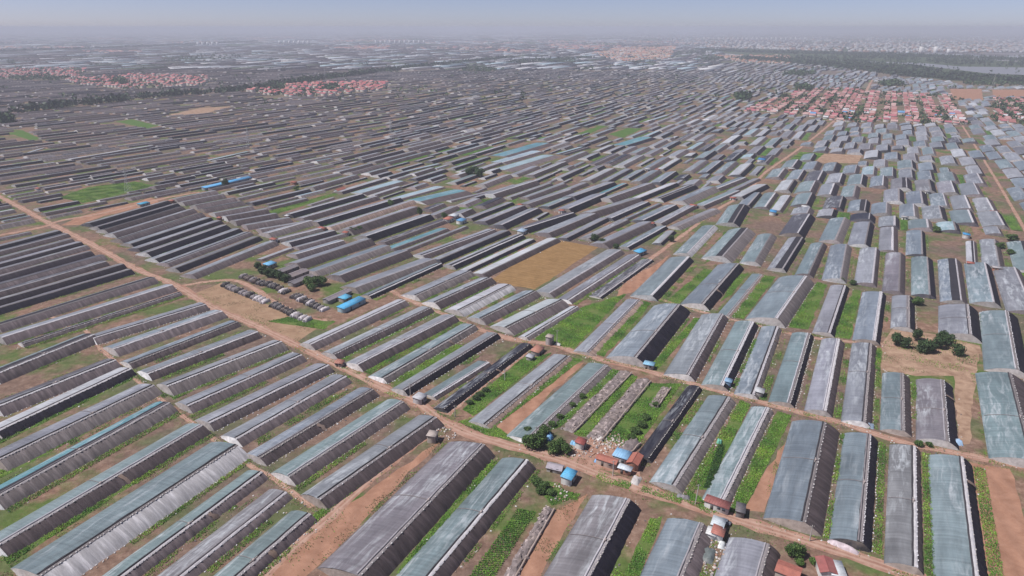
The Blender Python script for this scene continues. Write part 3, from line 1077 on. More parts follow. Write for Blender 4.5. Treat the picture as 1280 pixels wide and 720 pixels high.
for x, y, rx, ry in TREE_MASSES:
    occ_poly([gp(x + rx * math.cos(t), y + ry * math.sin(t)) for t in np.linspace(0, 6.28, 13)[:-1]])
for poly in VILLAGES.values():
    occ_poly([gp(*p) for p in poly])
OUT_PX = list(VILLAGES.values()) + [
    [(880, 58), (1000, 60), (1100, 66), (1290, 76), (1420, 84), (1420, 114), (1290, 108), (1180, 102), (1090, 90), (1000, 78), (900, 68)],
    [(900, 34), (1420, 34), (1420, 76), (1130, 66), (960, 60)]]


def lane_x(y):
    """right-hand lane, photo pixels"""
    ysx = [0, 113, 153, 185, 213, 231, 246, 260, 280, 300, 322, 352, 900]
    xsx = [1180, 1083, 1040, 1000, 960, 942, 925, 900, 872, 845, 815, 770, 200]
    return np.interp(y, ysx, xsx)


def split_x(y):
    return np.interp(y, [34, 90, 300, 420, 900], [760, 560, 330, 200, -200])


fills = []
STRIPS = []
PASS = [0]


def fill(zone, vpx, skew, len_rng, wid_rng, gap_rng, lane_rng, inside, ymax, rmin, rmax, film_w, rear_w, skip, green=0.0):
    PASS[0] += 1
    d = vp_dir(vpx)
    r = np.array([d[1], -d[0]])
    sk = math.tan(math.radians(skew))
    u = -1500.0
    row = 0
    while u < rmax * 1.3:
        Lr = RN.uniform(*len_rng)
        lane = RN.uniform(*lane_rng)
        v = -rmax
        while v < rmax:
            W = RN.uniform(*wid_rng)
            gap = RN.uniform(*gap_rng)
            wide = RN.random() < green
            if wide:
                gap += RN.uniform(3, 8)
            L = Lr * RN.uniform(0.90, 1.0)
            off = sk * v + RN.uniform(-2, 2)
            o = d * (u + off) + r * v
            cc = o + d * L / 2 + r * W / 2
            dist = math.hypot(*cc)
            v += W + gap
            if not (rmin <= dist < rmax) or cc[1] < 60:
                continue
            px, py = topx(cc[0], cc[1])
            if px < -260 or px > 1540 or py > ymax or not inside(px, py):
                continue
            if dist < 3200:
                su = np.linspace(0, 1, 33)
                pts = np.array([o + d * L * a + r * W * b for a in su for b in (0.05, 0.5, 0.95)])
                oc = occ_at(pts[:, 0], pts[:, 1])
                if oc.any():
                    # shorten to the free run of it
                    fr = oc.reshape(33, 3).max(1) == 0
                    best, cur, st = (0, 0), 0, 0
                    for k, ff in enumerate(fr):
                        if ff:
                            if cur == 0: st = k
                            cur += 1
                            if cur > best[0]: best = (cur, st)
                        else:
                            cur = 0
                    if best[0] < 5 or (best[0] - 1) * L / 32 < 20:
                        continue
                    o = o + d * L * (best[1] / 32 + 0.01); L = L * ((best[0] - 1) / 32 - 0.02)
            if any(inpoly(px, py, p) for p in OUT_PX):
                continue
            if RN.random() < skip:
                continue
            film = RN.choices(list(film_w), list(film_w.values()))[0]
            rear = RN.choices(list(rear_w), list(rear_w.values()))[0]
            fills.append(dict(o=o, d=d, L=L, W=W, film=film, rear=rear, q=0.0, dist=dist, zone=zone, rown=row + 1000 * PASS[0], v=v, px=float(px), py=float(py)))
            if wide:
                STRIPS.append((o + r * W, d, r, L, gap, dist))
            if dist < 2200:
                occ_poly(foot(o, d, L, W, 0.8))
        u += Lr + lane
        row += 1


FW_R = {'g': 5, 's': 5, 't': 3, 'r': 2, 'p': 1.2, 'w': 1.2, 'd': 0.3, 'k': .4, 'c': .6}
FW_M = {'g': 4, 'r': 4, 's': 3, 't': 1.4, 'p': 1.5, 'w': 1.6, 'd': .6, 'b': .15, 'c': .7, 'k': .4}
FW_L = {'g': 5, 'p': 5, 'd': 5, 's': 1.2, 'w': .8, 'r': 1.5, 'b': .06, 'c': .5}
RW_R = {'n': 3, 'k': 3, 'l': .8, 'm': 1.5, 'v': 4}
RW_M = {'n': 3, 'k': 6.5, 'l': .8, 'm': 3.5, 'w': .15, 'v': 1.5}
RW_L = {'n': 4, 'k': 2, 'l': 1.0, 'm': 5, 'v': 2}
is_r = lambda x, y: x > lane_x(y)
is_l = lambda x, y: x < split_x(y)
is_m = lambda x, y: (x <= lane_x(y)) and (x >= split_x(y))
fill("right", 1118, 0, (48, 62), (15, 19.5), (0.6, 3), (1.5, 4), is_r, 760, 0, 2600, FW_R, RW_R, 0.03, 0.14)
fill("mid", 1120, 4, (58, 88), (12.5, 17.5), (0.2, 2.0), (2, 5), is_m, 470, 0, 2600, FW_M, RW_M, 0.03, 0.12)
is_m2 = lambda x, y: is_m(x, y) and y < 345
is_l2 = lambda x, y: is_l(x, y) and y < 330
is_r2 = lambda x, y: is_r(x, y) and y < 330
fill("left", 1245, 12, (76, 115), (11.0, 15.5), (0.0, 0.8), (2.5, 5), is_l, 520, 0, 2600, FW_L, RW_L, 0.03, 0.05)
for poly in G_POLYS:
    occ_poly([gp(*p) for p in poly])
# smaller ones squeezed into what is left
fill("mid", 1120, 4, (30, 60), (8, 11), (0.3, 1.6), (2, 5), is_m2, 345, 0, 1500, FW_M, RW_M, 0.04)
fill("left", 1245, 12, (40, 70), (7.5, 10), (0.3, 1.6), (2, 5), is_l2, 330, 0, 1500, FW_L, RW_L, 0.04)
fill("mid", 1112, 4, (24, 50), (5.5, 7.5), (0.2, 1.0), (1.5, 4), is_m2, 345, 0, 900, FW_M, RW_M, 0.03)
fill("left", 1235, 12, (30, 60), (5.5, 7.5), (0.2, 1.0), (1.5, 4), is_l2, 330, 0, 900, FW_L, RW_L, 0.03)
fill("right", 1118, 0, (24, 36), (10, 14), (0.5, 3), (1.5, 4), is_r2, 330, 0, 1500, FW_R, RW_R, 0.06)
fill("far_mid", 1120, 6, (110, 200), (20, 34), (2, 10), (5, 16), lambda x, y: x >= split_x(y) - 40, 200, 2600, 6500, FW_M, RW_M, 0.16)
fill("far_left", 1245, 12, (110, 220), (18, 30), (2, 10), (5, 16), lambda x, y: x < split_x(y) - 40, 200, 2600, 6500, FW_L, RW_L, 0.16)

# the largest of the filled ones become objects of their own until there are 300
MAX_IND = 300
vis = [f for f in fills if -20 < f["px"] < 1300 and f["py"] < 735 and f["zone"] in ("right", "mid", "left")]
vis.sort(key=lambda f: -f["L"] * f["W"] / f["dist"] ** 2 * (f["py"] / 300.0) ** 0.5)
chosen = vis[:max(0, MAX_IND - len(ind))]
ids = set(id(f) for f in chosen)
rest = [f for f in fills if id(f) not in ids]

for g in ind:
    g["pos"] = topx(*(g["o"] + g["d"] * g["L"] / 2))
groups = {}
for g in ind:
    groups.setdefault(g["row"], []).append(g)
for key, lst in groups.items():
    phrase, frm, _ = ROWS[key]
    lst.sort(key=lambda g: (g['pos'][0] if frm == 'from left' else g['pos'][1]))
    for k, g in enumerate(lst):
        lab = "%s greenhouse, %s back, %s %s, %s" % (FILM[g["film"]][1], REAR[g["rear"]][1], ordinal(k + 1), frm, phrase)
        if g["film"] == 'k':
            lab = "black-covered tunnel greenhouse, %s %s, %s" % (ordinal(k + 1), frm, phrase)
        greenhouse(g["o"], g["d"], g["L"], g["W"], g["film"], g["rear"], g["q"], g["lvl"], label=lab, group="greenhouses on the plain", dull=0.6 if key in "STU" else 1.0, hs=g["hs"],
                   endc=(0.04, 0.038, 0.042) if (key == "D" and g["film"] == "s" and g["rear"] == "k") or g["film"] == "k" else None)  # open front's dark inside painted as end wall colour; covered tunnels are really black
ZP = {"right": "right of the dirt lane", "mid": "of middle plain", "left": "on the left side"}
rows2 = {}
for f in chosen:
    rows2.setdefault((f["zone"], f["rown"]), []).append(f)
znum = {}
for (zone, rown) in sorted(rows2):
    znum.setdefault(zone, []).append(rown)
for (zone, rown), lst in rows2.items():
    lst.sort(key=lambda f: f["px"])
    rk = znum[zone].index(rown) + 1
    for k, f in enumerate(lst):
        lab = "small %s greenhouse, %s back, %s from left, %s row %s" % (FILM[f["film"]][1], REAR[f["rear"]][1], ordinal(k + 1), ordinal(rk), ZP[zone])
        greenhouse(f["o"], f["d"], f["L"], f["W"], f["film"], f["rear"], 0.0, 1, label=lab, group="greenhouses on the plain", dull=0.7 if zone == "left" else 1.0)

# all the others, too many and too small to be told apart singly
mb = MB()
for f in rest:
    d, L, W = f["d"], f["L"], f["W"]
    h, rw, cr, vr = dims(min(W, 22))
    vr = W - rw - cr
    r = np.array([d[1], -d[0]])
    fc = np.array(FILM[f["film"]][0]) * RN.uniform(0.85, 1.15)
    rc = np.array(REAR[f["rear"]][0]) * RN.uniform(0.85, 1.4)
    ec = (np.array((0.44, 0.42, 0.42)) if RN.random() < .5 else rc * 1.5 + .05) * RN.uniform(0.4, 1.15) * (1.0 if f['dist'] < 900 else 0.8)
    ss = (0, 0.12, 0.35, 0.65, 1.0)
    prof = [(s * vr, film_z(s, h)) for s in ss] + [(vr + cr, h), (W, 0.0)]
    P = np.zeros((2, len(prof), 3)); U = np.zeros((2, len(prof), 2))
    uo = RN.uniform(0, 4000)
    for e in (0, 1):
        for k, (v, z) in enumerate(prof):
            q = f["o"] + d * (L * e) + r * v
            P[e, k] = (q[0], q[1], z); U[e, k] = (uo + L * e, v)
    mb.grid(P[:, :5], fc, U[:, :5], 0)
    mb.grid(P[:, 4:6], (0.22, 0.205, 0.225) if 'left' in f['zone'] else (0.30, 0.285, 0.30), U[:, 4:6], 1)
    mb.grid(P[:, 5:], rc, U[:, 5:], 2)
    for e in (0, 1):
        B = P[e].copy(); B[:, 2] = 0
        B[:, :2] += d * (1.3 if e else -1.3) * np.minimum(1, P[e][:, 2:3] / 3)
        mb.grid(np.stack([P[e], B]), ec, np.stack([U[e], U[e]]), 1)
tag(mb.build("distant_greenhouses", [M["film"], M["ridge"], M["rear"]]),
    "far greenhouses covering the plain to the horizon", "greenhouses", kind="stuff")
print("greenhouses: traced", len(ind), "chosen", len(chosen), "rest", len(rest))

# ------------------------------------------------------------------ ruined greenhouses
def ruin(px_s0, px_s1, px_n0, label, seed, hgt=1.6):
    hgt *= .75
    a, b, c = gp(*px_s0), gp(*px_s1), gp(*px_n0)
    d = b - a; L = np.linalg.norm(d); d /= L
    r = np.array([d[1], -d[0]])
    W = max(4.0, float(np.dot(c - a, r)))
    root = empty("ruined_greenhouse", a, math.atan2(d[1], d[0]))
    tag(root, label, "ruin")
    rs = np.random.RandomState(seed)
    nu, nv = int(L / 0.9), 9
    x = np.linspace(0, L, nu); v = np.linspace(0, W, nv)
    base = np.array([0, .55, .75, .8, .95, 1.0, .9, .5, 0])
    lo = np.convolve(rs.randn(nu + 12), np.ones(12) / 12, 'same')[6:nu + 6] * 2.0
    P = np.zeros((nu, nv, 3)); U = np.zeros((nu, nv, 2))
    P[..., 0] = x[:, None] + 0.25 * rs.randn(nu, nv); P[..., 1] = -v[None] + 0.25 * rs.randn(nu, nv)
    P[..., 2] = np.maximum(-0.03, hgt * base[None] * np.clip(0.75 + 0.45 * lo, 0.12, 1.3)[:, None] + 0.26 * rs.randn(nu, nv) * (base > 0)[None])
    P[0, :, 2] = -0.05; P[-1, :, 2] = -0.05; P[:, 0, 2] = -0.05; P[:, -1, 2] = -0.05
    U[..., 0] = x[:, None]; U[..., 1] = v[None]
    m = MB(); m.grid(P, np.array((0.21, 0.172, 0.168)) * rs.choice([.65, .85, 1.0, 1.25, 1.9], (( nu - 1) * (nv - 1), 1), p=[.2, .3, .3, .14, .06]), U); m.build("collapsed_cover", M["end"], root, True)
    m = MB()
    for k in range(int(L * 1.2)):
        s_ = rs.uniform(0.3, 1.1)
        m.box((rs.uniform(0, L), -rs.uniform(0.1, W - 0.1), hgt * rs.uniform(0.3, 0.8)), (s_, s_ * rs.uniform(.4, 1), 0.35), np.array((0.42, 0.35, 0.32)) * rs.uniform(.6, 1.2), rs.uniform(0, 3), taper=.7)
    tag(m.build("debris", M["stone"], root), kind="stuff")
    m = MB()
    pts = [(xx, -(W - 0.4), 0.9 * hgt * (0.8 + 0.2 * math.sin(xx))) for xx in np.linspace(0.5, L - 0.5, 14)]
    m.tube(pts, 0.3, (0.36, 0.29, 0.26), 6); m.build("wall_stub", M["soil"], root)
    return root


ruin((700, 536), (775, 463), (717, 543), "collapsed grey greenhouse ruin nearest the teal roof, weeds on both sides", 3)
ruin((732, 547), (797, 473), (752, 554), "longer collapsed greenhouse ruin with pale sagging cover, behind the farm houses", 4, 1.9)
ruin((628, 722), (681, 633), (641, 726), "low broken earth wall beside the vegetable plot at the bottom", 9, 1.3)
ruin((810, 508), (828, 483), (822, 512), "short mound of collapsed greenhouse beside the black tunnel", 5)
ruin((768, 566), (786, 549), (786, 572), "small broken grey shed ruin behind the blue-roofed farmhouse", 6, 2.0)

# ------------------------------------------------------------------ houses and sheds
UANG = math.atan2(AX[1], AX[0])


def gable(m, w, dp, h, rise, col, over=0.3, thick=0.12):
    x, y = w / 2 + over, dp / 2 + over
    for sgn in (1, -1):
        P = np.zeros((2, 2, 3))
        P[0, 0] = (-x, sgn * y, h - over * rise / (dp / 2)); P[1, 0] = (x, sgn * y, h - over * rise / (dp / 2))
        P[0, 1] = (-x, 0, h + rise); P[1, 1] = (x, 0, h + rise)
        Q = P.copy(); Q[..., 2] += thick
        m.grid(Q, col); m.grid(P, col)
        for e in (0, 1):
            m.add([P[e, 0], P[e, 1], Q[e, 1], Q[e, 0]], [[0, 1, 2, 3]], col)
        m.add([P[0, 0], P[1, 0], Q[1, 0], Q[0, 0]], [[0, 1, 2, 3]], col)


def wall_box(m, w, dp, h, rise, col, mono=False):
    x, y = w / 2, dp / 2
    h0, h1 = (h, h + rise) if mono else (h, h)
    b = np.array([[-x, -y, -.1], [x, -y, -.1], [x, y, -.1], [-x, y, -.1], [-x, -y, h0], [x, -y, h0], [x, y, h1], [-x, y, h1]])
    m.add(b, [[0, 1, 5, 4], [1, 2, 6, 5], [2, 3, 7, 6], [3, 0, 4, 7]], col)
    if not mono:
        for sx in (-x, x):
            m.add([(sx, -y, h), (sx, y, h), (sx, 0, h + rise), (sx, 0, h + rise)], [[0, 1, 2, 3]], col)


def house(name, px, w, dp, h, ang, roof, wall, label, cat, kind="gable", rise=None, group=None, windows=1, z=0.0):
    root = empty(name, gp(*px), ang, z)
    tag(root, label, cat, group)
    rise = (0.28 * dp if kind == "gable" else 0.12 * dp) if rise is None else rise
    m = MB(); wall_box(m, w, dp, h, rise, wall, kind == "mono")
    m.build("wall", M["plain"], root)
    m = MB()
    if kind == "gable":
        gable(m, w, dp, h, rise, roof)
        m.tube([(-w / 2 - .2, 0, h + rise + .15), (w / 2 + .2, 0, h + rise + .15)], 0.12, np.array(roof) * 0.8, 5)
    else:
        x, y = w / 2 + .3, dp / 2 + .3
        b = [(-x, -y, h), (x, -y, h), (x, y, h + rise * 1.15), (-x, y, h + rise * 1.15)]
        t = [(p[0], p[1], p[2] + .14) for p in b]
        m.add(b + t, [[0, 3, 2, 1], [4, 5, 6, 7], [0, 1, 5, 4], [1, 2, 6, 5], [2, 3, 7, 6], [3, 0, 4, 7]], roof)
        for k in range(1, int(w / 0.9)):
            xx = -x + k * 0.9
            m.add([(xx - .05, -y, h + .17), (xx + .05, -y, h + .17), (xx + .05, y, h + rise * 1.15 + .17), (xx - .05, y, h + rise * 1.15 + .17)], [[0, 1, 2, 3]], np.array(roof) * 0.85)
    m.build("roof", M["plain"], root)
    m = MB(); m.box((-w * 0.18, -dp / 2 - .03, 0.95), (0.95, 0.08, 1.9), (0.10, 0.085, 0.08)); m.build("door", M["plain"], root)
    for k in range(windows):
        m = MB(); m.box((w * 0.22 + k * 1.6 - 0.8 * (windows - 1), -dp / 2 - .03, 1.55), (1.0, 0.08, 0.9), (0.045, 0.055, 0.07)); m.build("window", M["plain"], root)
    m = MB(); m.box((w / 2 + .03, 0, 1.6), (0.08, 0.8, 0.7), (0.045, 0.055, 0.07)); m.build("window", M["plain"], root)
    return root


VANG = UANG - math.pi / 2      # along the cross lanes, to the right
RED, BLUE, SKYB = (0.34, 0.125, 0.092), (0.09, 0.33, 0.58), (0.25, 0.46, 0.68)
WHT, GRYW, BRK = (0.60, 0.59, 0.58), (0.30, 0.28, 0.27), (0.34, 0.17, 0.12)
GREYR = (0.20, 0.185, 0.20)
UN, VN = UANG, VANG
house("shed", (711, 601), 5.6, 3.6, 2.7, UN, (0.12, 0.42, 0.66), WHT, "small white cabin with bright blue roof below the dirt road", "shed", "mono")
house("shed", (694, 588), 5.5, 3.4, 1.7, VN + .1, (0.33, 0.30, 0.34), GRYW, "low grey shed with curved roof left of the blue-roofed cabin", "shed", "gable", 0.9)
house("farmhouse", (759, 581), 7.6, 3.2, 2.6, VN - .05, RED, (0.46, 0.36, 0.31), "long red-roofed farmhouse beside the dirt road", "house", "gable", .6)
house("farmhouse", (777, 576), 5.4, 4.6, 2.9, VN - .05, SKYB, WHT, "farmhouse with flat pale blue roof between two red roofs", "house", "mono", .3)
house("farmhouse", (793, 582), 6.4, 4.0, 2.9, UN, (0.35, 0.125, 0.092), BRK, "red tile-roofed farmhouse at the end of the black tunnel", "house", "gable", .8)
house("shed", (781, 591), 4.6, 2.2, 2.1, VN - .05, (0.55, 0.60, 0.66), BRK, "low white-roofed lean-to in front of the farmhouses", "shed", "mono", .25)
house("shed", (726, 559), 3.6, 3.2, 2.6, UN, (0.30, 0.085, 0.075), WHT, "small dark red-roofed hut by the collapsed greenhouse", "hut", "mono")
house("hut", (541, 551), 3.6, 3.2, 3.2, UN + .25, (0.42, 0.36, 0.33), (0.36, 0.31, 0.28), "square concrete hut on the corner of the road junction", "hut", "mono", .1)
house("hut", (687, 430), 3.4, 3.0, 4.4, UN, (0.40, 0.33, 0.30), (0.36, 0.32, 0.31), "tall square concrete pump hut on the grass by the cross lane", "hut", "mono", .1)
house("shed", (672, 441), 7.0, 4.0, 1.9, UN, (0.40, 0.19, 0.14), GRYW, "reddish low shed at the end of the branch lane", "shed", "mono", .4)
house("shed", (663, 449), 3.2, 3.0, 1.6, UN, (0.40, 0.40, 0.44), GRYW, "tiny grey shed beside the reddish low shed", "shed", "mono", .3)
house("shed", (811, 460), 4.6, 3.0, 2.3, VN, (0.24, 0.46, 0.62), GRYW, "open shed with light blue roof on the cross lane", "shed", "mono", .3)
house("shed", (910, 482), 3.2, 2.6, 2.6, UN, (0.22, 0.40, 0.60), (0.24, 0.36, 0.50), "narrow blue hut between two long greenhouse roofs", "hut", "mono", .2)
house("shed", (949, 494), 4.0, 3.4, 2.3, UN, (0.48, 0.49, 0.50), GRYW, "small pale shed at the corner of the cross lane", "shed", "mono", .3)
house("farmhouse", (896, 636), 7.8, 2.8, 2.5, VN - .1, (0.27, 0.10, 0.09), WHT, "white roadside house with dark red roof and two windows", "house", "mono", .5, None, 2)
house("shed", (925, 642), 4.6, 2.6, 2.3, UN + .1, (0.13, 0.12, 0.13), (0.16, 0.15, 0.15), "dark grey shed by the green verge on the road", "shed", "mono", .15)
house("farmhouse", (897, 661), 4.4, 3.6, 2.6, UN, (0.56, 0.62, 0.66), WHT, "pale blue-white roofed house between two front-row greenhouses", "house", "mono", .2)
house("farmhouse", (897, 672), 4.0, 3.4, 2.5, UN, (0.38, 0.15, 0.12), WHT, "small red-roofed house below the pale-roofed one", "house", "mono", .4)
house("shed", (889, 671), 3.4, 2.6, 2.0, UN, (0.60, 0.60, 0.60), WHT, "white-roofed lean-to left of the small red-roofed house", "shed", "mono", .2)
house("farmhouse", (1031, 716), 6.0, 4.4, 2.8, UN + .3, (0.28, 0.095, 0.088), WHT, "dark red-roofed house at the bottom edge right of the garden", "house", "gable", .7)
house("shed", (1044, 719), 6.0, 3.8, 2.5, UN + .3, (0.60, 0.62, 0.64), WHT, "white-roofed annexe beside the bottom-edge red house", "shed", "mono", .2)
house("farmhouse", (984, 722), 6.2, 5.0, 3.0, VN - .1, (0.34, 0.125, 0.095), (0.40, 0.34, 0.30), "orange-red roofed house at the bottom edge left of the garden", "house", "gable", .7)
house("shed", (525, 502), 4.6, 4.0, 2.6, UN, (0.46, 0.46, 0.49), (0.42, 0.41, 0.42), "white boxy shed at the end of the teal roof by the junction", "shed", "mono", .2)
house("hut", (425, 457), 3.8, 3.0, 1.9, VN + .2, (0.36, 0.16, 0.12), (0.42, 0.36, 0.32), "tiny red-roofed hut beside the main road", "hut", "mono", .4)
house("barn", (440, 384), 18.0, 5.0, 2.6, UN - .05, (0.075, 0.36, 0.62), (0.30, 0.42, 0.48), "long bright blue-roofed building by the walled yard", "building", "mono", .4)
house("barn", (432, 376), 6.0, 5.0, 2.4, UN - .05, (0.10, 0.40, 0.62), GRYW, "small blue-roofed annexe behind the long blue building", "building", "mono", .3)
house("barn", (422, 373), 19.0, 5.0, 2.3, UN - .05, (0.24, 0.21, 0.23), GRYW, "long grey-roofed shed behind the long blue building", "building", "gable", .8)
house("shed", (338, 334), 7.0, 5.0, 2.6, UN, (0.16, 0.42, 0.66), GRYW, "blue-roofed hut behind the dark hedge", "shed", "mono", .4)
house("barn", (358, 340), 15.0, 6.0, 2.3, UN - .05, GREYR, GRYW, "grey shed behind the hedge, uppermost of three", "building", "gable", .8)
house("barn", (370, 346), 17.0, 6.5, 2.3, UN - .05, (0.22, 0.19, 0.20), GRYW, "grey shed behind the hedge, middle of three", "building", "gable", .8)
house("barn", (377, 353), 17.0, 5.5, 2.3, UN - .05, (0.18, 0.165, 0.18), GRYW, "grey shed behind the hedge, lowest of three", "building", "gable", .8)
house("barn", (285, 231), 58.0, 6.0, 2.6, math.atan2(*(gp(317, 223) - gp(253, 238))[::-1]), (0.11, 0.37, 0.66), (0.3, 0.33, 0.38), "very long low shed with blue roof on the upper left plain", "building", "mono", .5)
house("shed", (180, 257), 9.0, 5.0, 2.2, UN, (0.05, 0.32, 0.50), GRYW, "blue-roofed hut on the bare strip at upper left", "shed", "mono", .3)
house("shed", (800, 318), 9.0, 5.0, 2.6, UN - .3, (0.10, 0.38, 0.62), GRYW, "light blue-roofed shed left of the upper dirt lane", "shed", "mono", .4)
house("shed", (966, 268), 8.0, 5.0, 2.8, UN, (0.07, 0.30, 0.58), WHT, "bright blue-roofed hut among the large roofs", "shed", "mono", .4)
house("shed", (1207, 297), 6.0, 4.5, 2.8, UN, (0.06, 0.30, 0.56), WHT, "bright blue hut beside the bare plots at right", "shed", "mono", .4)
house("barn", (952, 202), 12.0, 8.0, 3.0, UN, (0.05, 0.22, 0.50), WHT, "blue-roofed building beside the upper dirt lane", "building", "mono", .4)
house("shed", (425, 240), 12.0, 5.0, 2.6, UN, RED, WHT, "red-roofed hut left of the pale blue roof, upper middle", "shed", "gable")
house("shed", (561, 277), 9.0, 5.0, 2.8, UN, (0.42, 0.16, 0.12), WHT, "red-roofed shop, leftmost in the small group", "shop", "mono", .4)
house("shed", (568, 273), 7.0, 5.0, 2.8, UN, (0.55, 0.58, 0.62), WHT, "white-roofed shop in the small group", "shop", "mono", .4)
house("shed", (577, 279), 8.0, 5.0, 2.8, UN, (0.12, 0.30, 0.52), WHT, "blue-roofed shop, nearest in the small group", "shop", "mono", .4)
house("shed", (503, 268), 8.0, 5.0, 2.8, UN, (0.52, 0.54, 0.56), WHT, "white-roofed hut between two long dark greenhouses", "shed", "mono", .4)
house("shed", (653, 292), 8.0, 5.0, 2.6, UN, (0.34, 0.44, 0.56), WHT, "pale blue hut just above the dry grass field", "shed", "mono", .4)

# small huts at the greenhouse ends across the plain
spots = []
for g in ind + chosen:
    px, py = topx(*g["o"])
    if py < 345 and 0 < px < 1280 and RN.random() < 0.15:
        spots.append((float(px), float(py), g))
spots.sort(key=lambda t: t[0])
HUTS = [((0.36, 0.115, 0.085), "red"), ((0.56, 0.56, 0.57), "white"), ((0.36, 0.115, 0.085), "red"), ((0.36, 0.34, 0.35), "grey"), ((0.60, 0.59, 0.59), "white")]
cnt = {}
for k, (px, py, g) in enumerate(spots[:90]):
    rc, nm = RN.choice(HUTS)
    p = g["o"] - g["d"] * RN.uniform(2.8, 3.6) + np.array([g["d"][1], -g["d"][0]]) * RN.uniform(0.25, 0.75) * g["W"]
    q = topx(*p)
    cnt[nm] = cnt.get(nm, 0) + 1
    house("field_hut", (float(q[0]), float(q[1])), RN.uniform(3.5, 6), RN.uniform(2.6, 3.2), RN.uniform(2.0, 2.7), VANG, rc, RN.choice([WHT, GRYW, BRK]),
          "tiny %s-roofed field hut at a greenhouse end, %s %s one from left" % (nm, ordinal(cnt[nm]), nm), "hut", "mono", .35, "field huts at the greenhouse ends")

# ------------------------------------------------------------------ rolled quilts stored in the yard
def quilt_bundle(xy, ang, L, W, H, col, label, seed):
    rs = np.random.RandomState(seed)
    root = empty("quilt_bundle", xy, ang)
    tag(root, label, "quilt bundle", "quilt bundles stored in the yard")
    n = 9
    x = np.linspace(-L / 2, L / 2, 12)
    th = np.linspace(0, math.pi, n)
    P = np.zeros((12, n, 3)); U = np.zeros((12, n, 2))
    env = np.sqrt(np.clip(1 - (2 * np.abs(x) / L) ** 3.0, 0.04, 1))
    P[..., 0] = x[:, None] + 0.1 * rs.randn(12, n)
    P[..., 1] = W / 2 * np.cos(th)[None] * (0.8 + 0.2 * env)[:, None] + 0.07 * rs.randn(12, n)
    P[..., 2] = H * np.sin(th)[None] ** 0.8 * env[:, None] * (1 + 0.10 * rs.randn(12, n))
    P[:, 0, 2] = -0.03; P[:, -1, 2] = -0.03
    U[..., 0] = x[:, None]; U[..., 1] = th[None] * W / 2
    m = MB(); m.grid(P, col, U); m.build("cover", M["quilt"], root, True)
    for xx in (-L * .25, L * .22):
        e = 1.04
        m = MB(); m.tube([(xx, W / 2 * e * math.cos(t), H * e * max(0.0, math.sin(t)) ** 0.8) for t in np.linspace(0, math.pi, 8)], 0.06, (0.55, 0.5, 0.42), 5); m.build("strap", M["wood"], root)
    for sg in (1, -1):
        m = MB(); m.tube([(sg * (L / 2 - .6), 0.1, H * .42), (sg * (L / 2 + .12), 0.1, H * .40)], H * .36, np.array(col) * 0.75, 8); m.build("roll_core", M["quilt"], root)
    return root


QC = [((0.065, 0.058, 0.065), "dark"), ((0.13, 0.118, 0.128), "grey"), ((0.075, 0.065, 0.07), "dark"), ((0.50, 0.46, 0.48), "whitish"), ((0.11, 0.085, 0.082), "brown"), ((0.22, 0.195, 0.21), "pale grey")]
QROWS = [((281.7, 357.5), (331.7, 378), 12, "front row, upper heap"), ((341.7, 382), (384, 401), 10, "front row, lower heap"),
         ((304, 346.5), (330, 355.5), 7, "back row, upper heap"), ((336, 356), (358, 366), 6, "back row, middle heap"), ((369, 371), (405, 388), 10, "back row, lower heap")]
sd_ = 100
for (p0, p1, n, ph) in QROWS:
    a, b = gp(*p0), gp(*p1)
    for k in range(n):
        t = k / (n - 1)
        c, nm = RN.choice(QC)
        sd_ += 1
        quilt_bundle(a + (b - a) * t + NP.randn(2) * 0.25, UANG + RN.uniform(-.12, .12), RN.uniform(5.4, 7.2), np.linalg.norm(b - a) / n * 0.92, RN.uniform(1.7, 2.4), c,
                     "%s rolled quilt bundle, %s from left in the %s" % (nm, ordinal(k + 1), ph), sd_)

# ------------------------------------------------------------------ poles, pylons, car, tarps
def pole(px, h, label, lean=0.0):
    root = empty("utility_pole", gp(*px))
    tag(root, label, "pole", "utility poles")
    m = MB(); m.tube([(0, 0, -.1), (lean * .5, 0, h * .5), (lean, 0, h)], [0.19, 0.16, 0.12], (0.42, 0.39, 0.37), 8); m.build("shaft", M["wood"], root, True)
    m = MB(); m.box((lean, 0, h - .5), (1.5, 0.12, 0.12), (0.30, 0.27, 0.25)); ca = m.build("crossarm", M["wood"], root)
    for s_ in (-.6, 0.6):
        m = MB(); m.tube([(lean + s_, 0, h - .44), (lean + s_, 0, h - .2)], 0.06, (0.55, 0.52, 0.5), 6); m.build("insulator", M["plain"], ca)
    return root


for px, h, lab in (((569, 521), 5.5, "short pole at the road junction beside the grass strip"), ((670, 551), 6.5, "pale pole among the trees left of the farm compound"),
                   ((766, 595), 6.5, "pole in front of the long red-roofed farmhouse"), ((696, 433), 9.0, "tall pole behind the concrete pump hut"),
                   ((869, 630), 8.0, "leaning pale pole by the white roadside house"), ((513, 494), 6.0, "pole at the lower end of the row by the junction"),
                   ((1012, 676), 6.0, "pole at the road in front of the big slate-blue roof"), ((631, 476), 6.0, "pole on the grass beside the branch lane"),
                   ((412, 345), 7.0, "pole behind the walled yard"), ((583, 268), 8.0, "pole beside the small group of shops"),
                   ((866, 277), 8.0, "pole left of the upper dirt lane")):
    pole(px, h, lab, 0.5 if "leaning" in lab else 0.0)


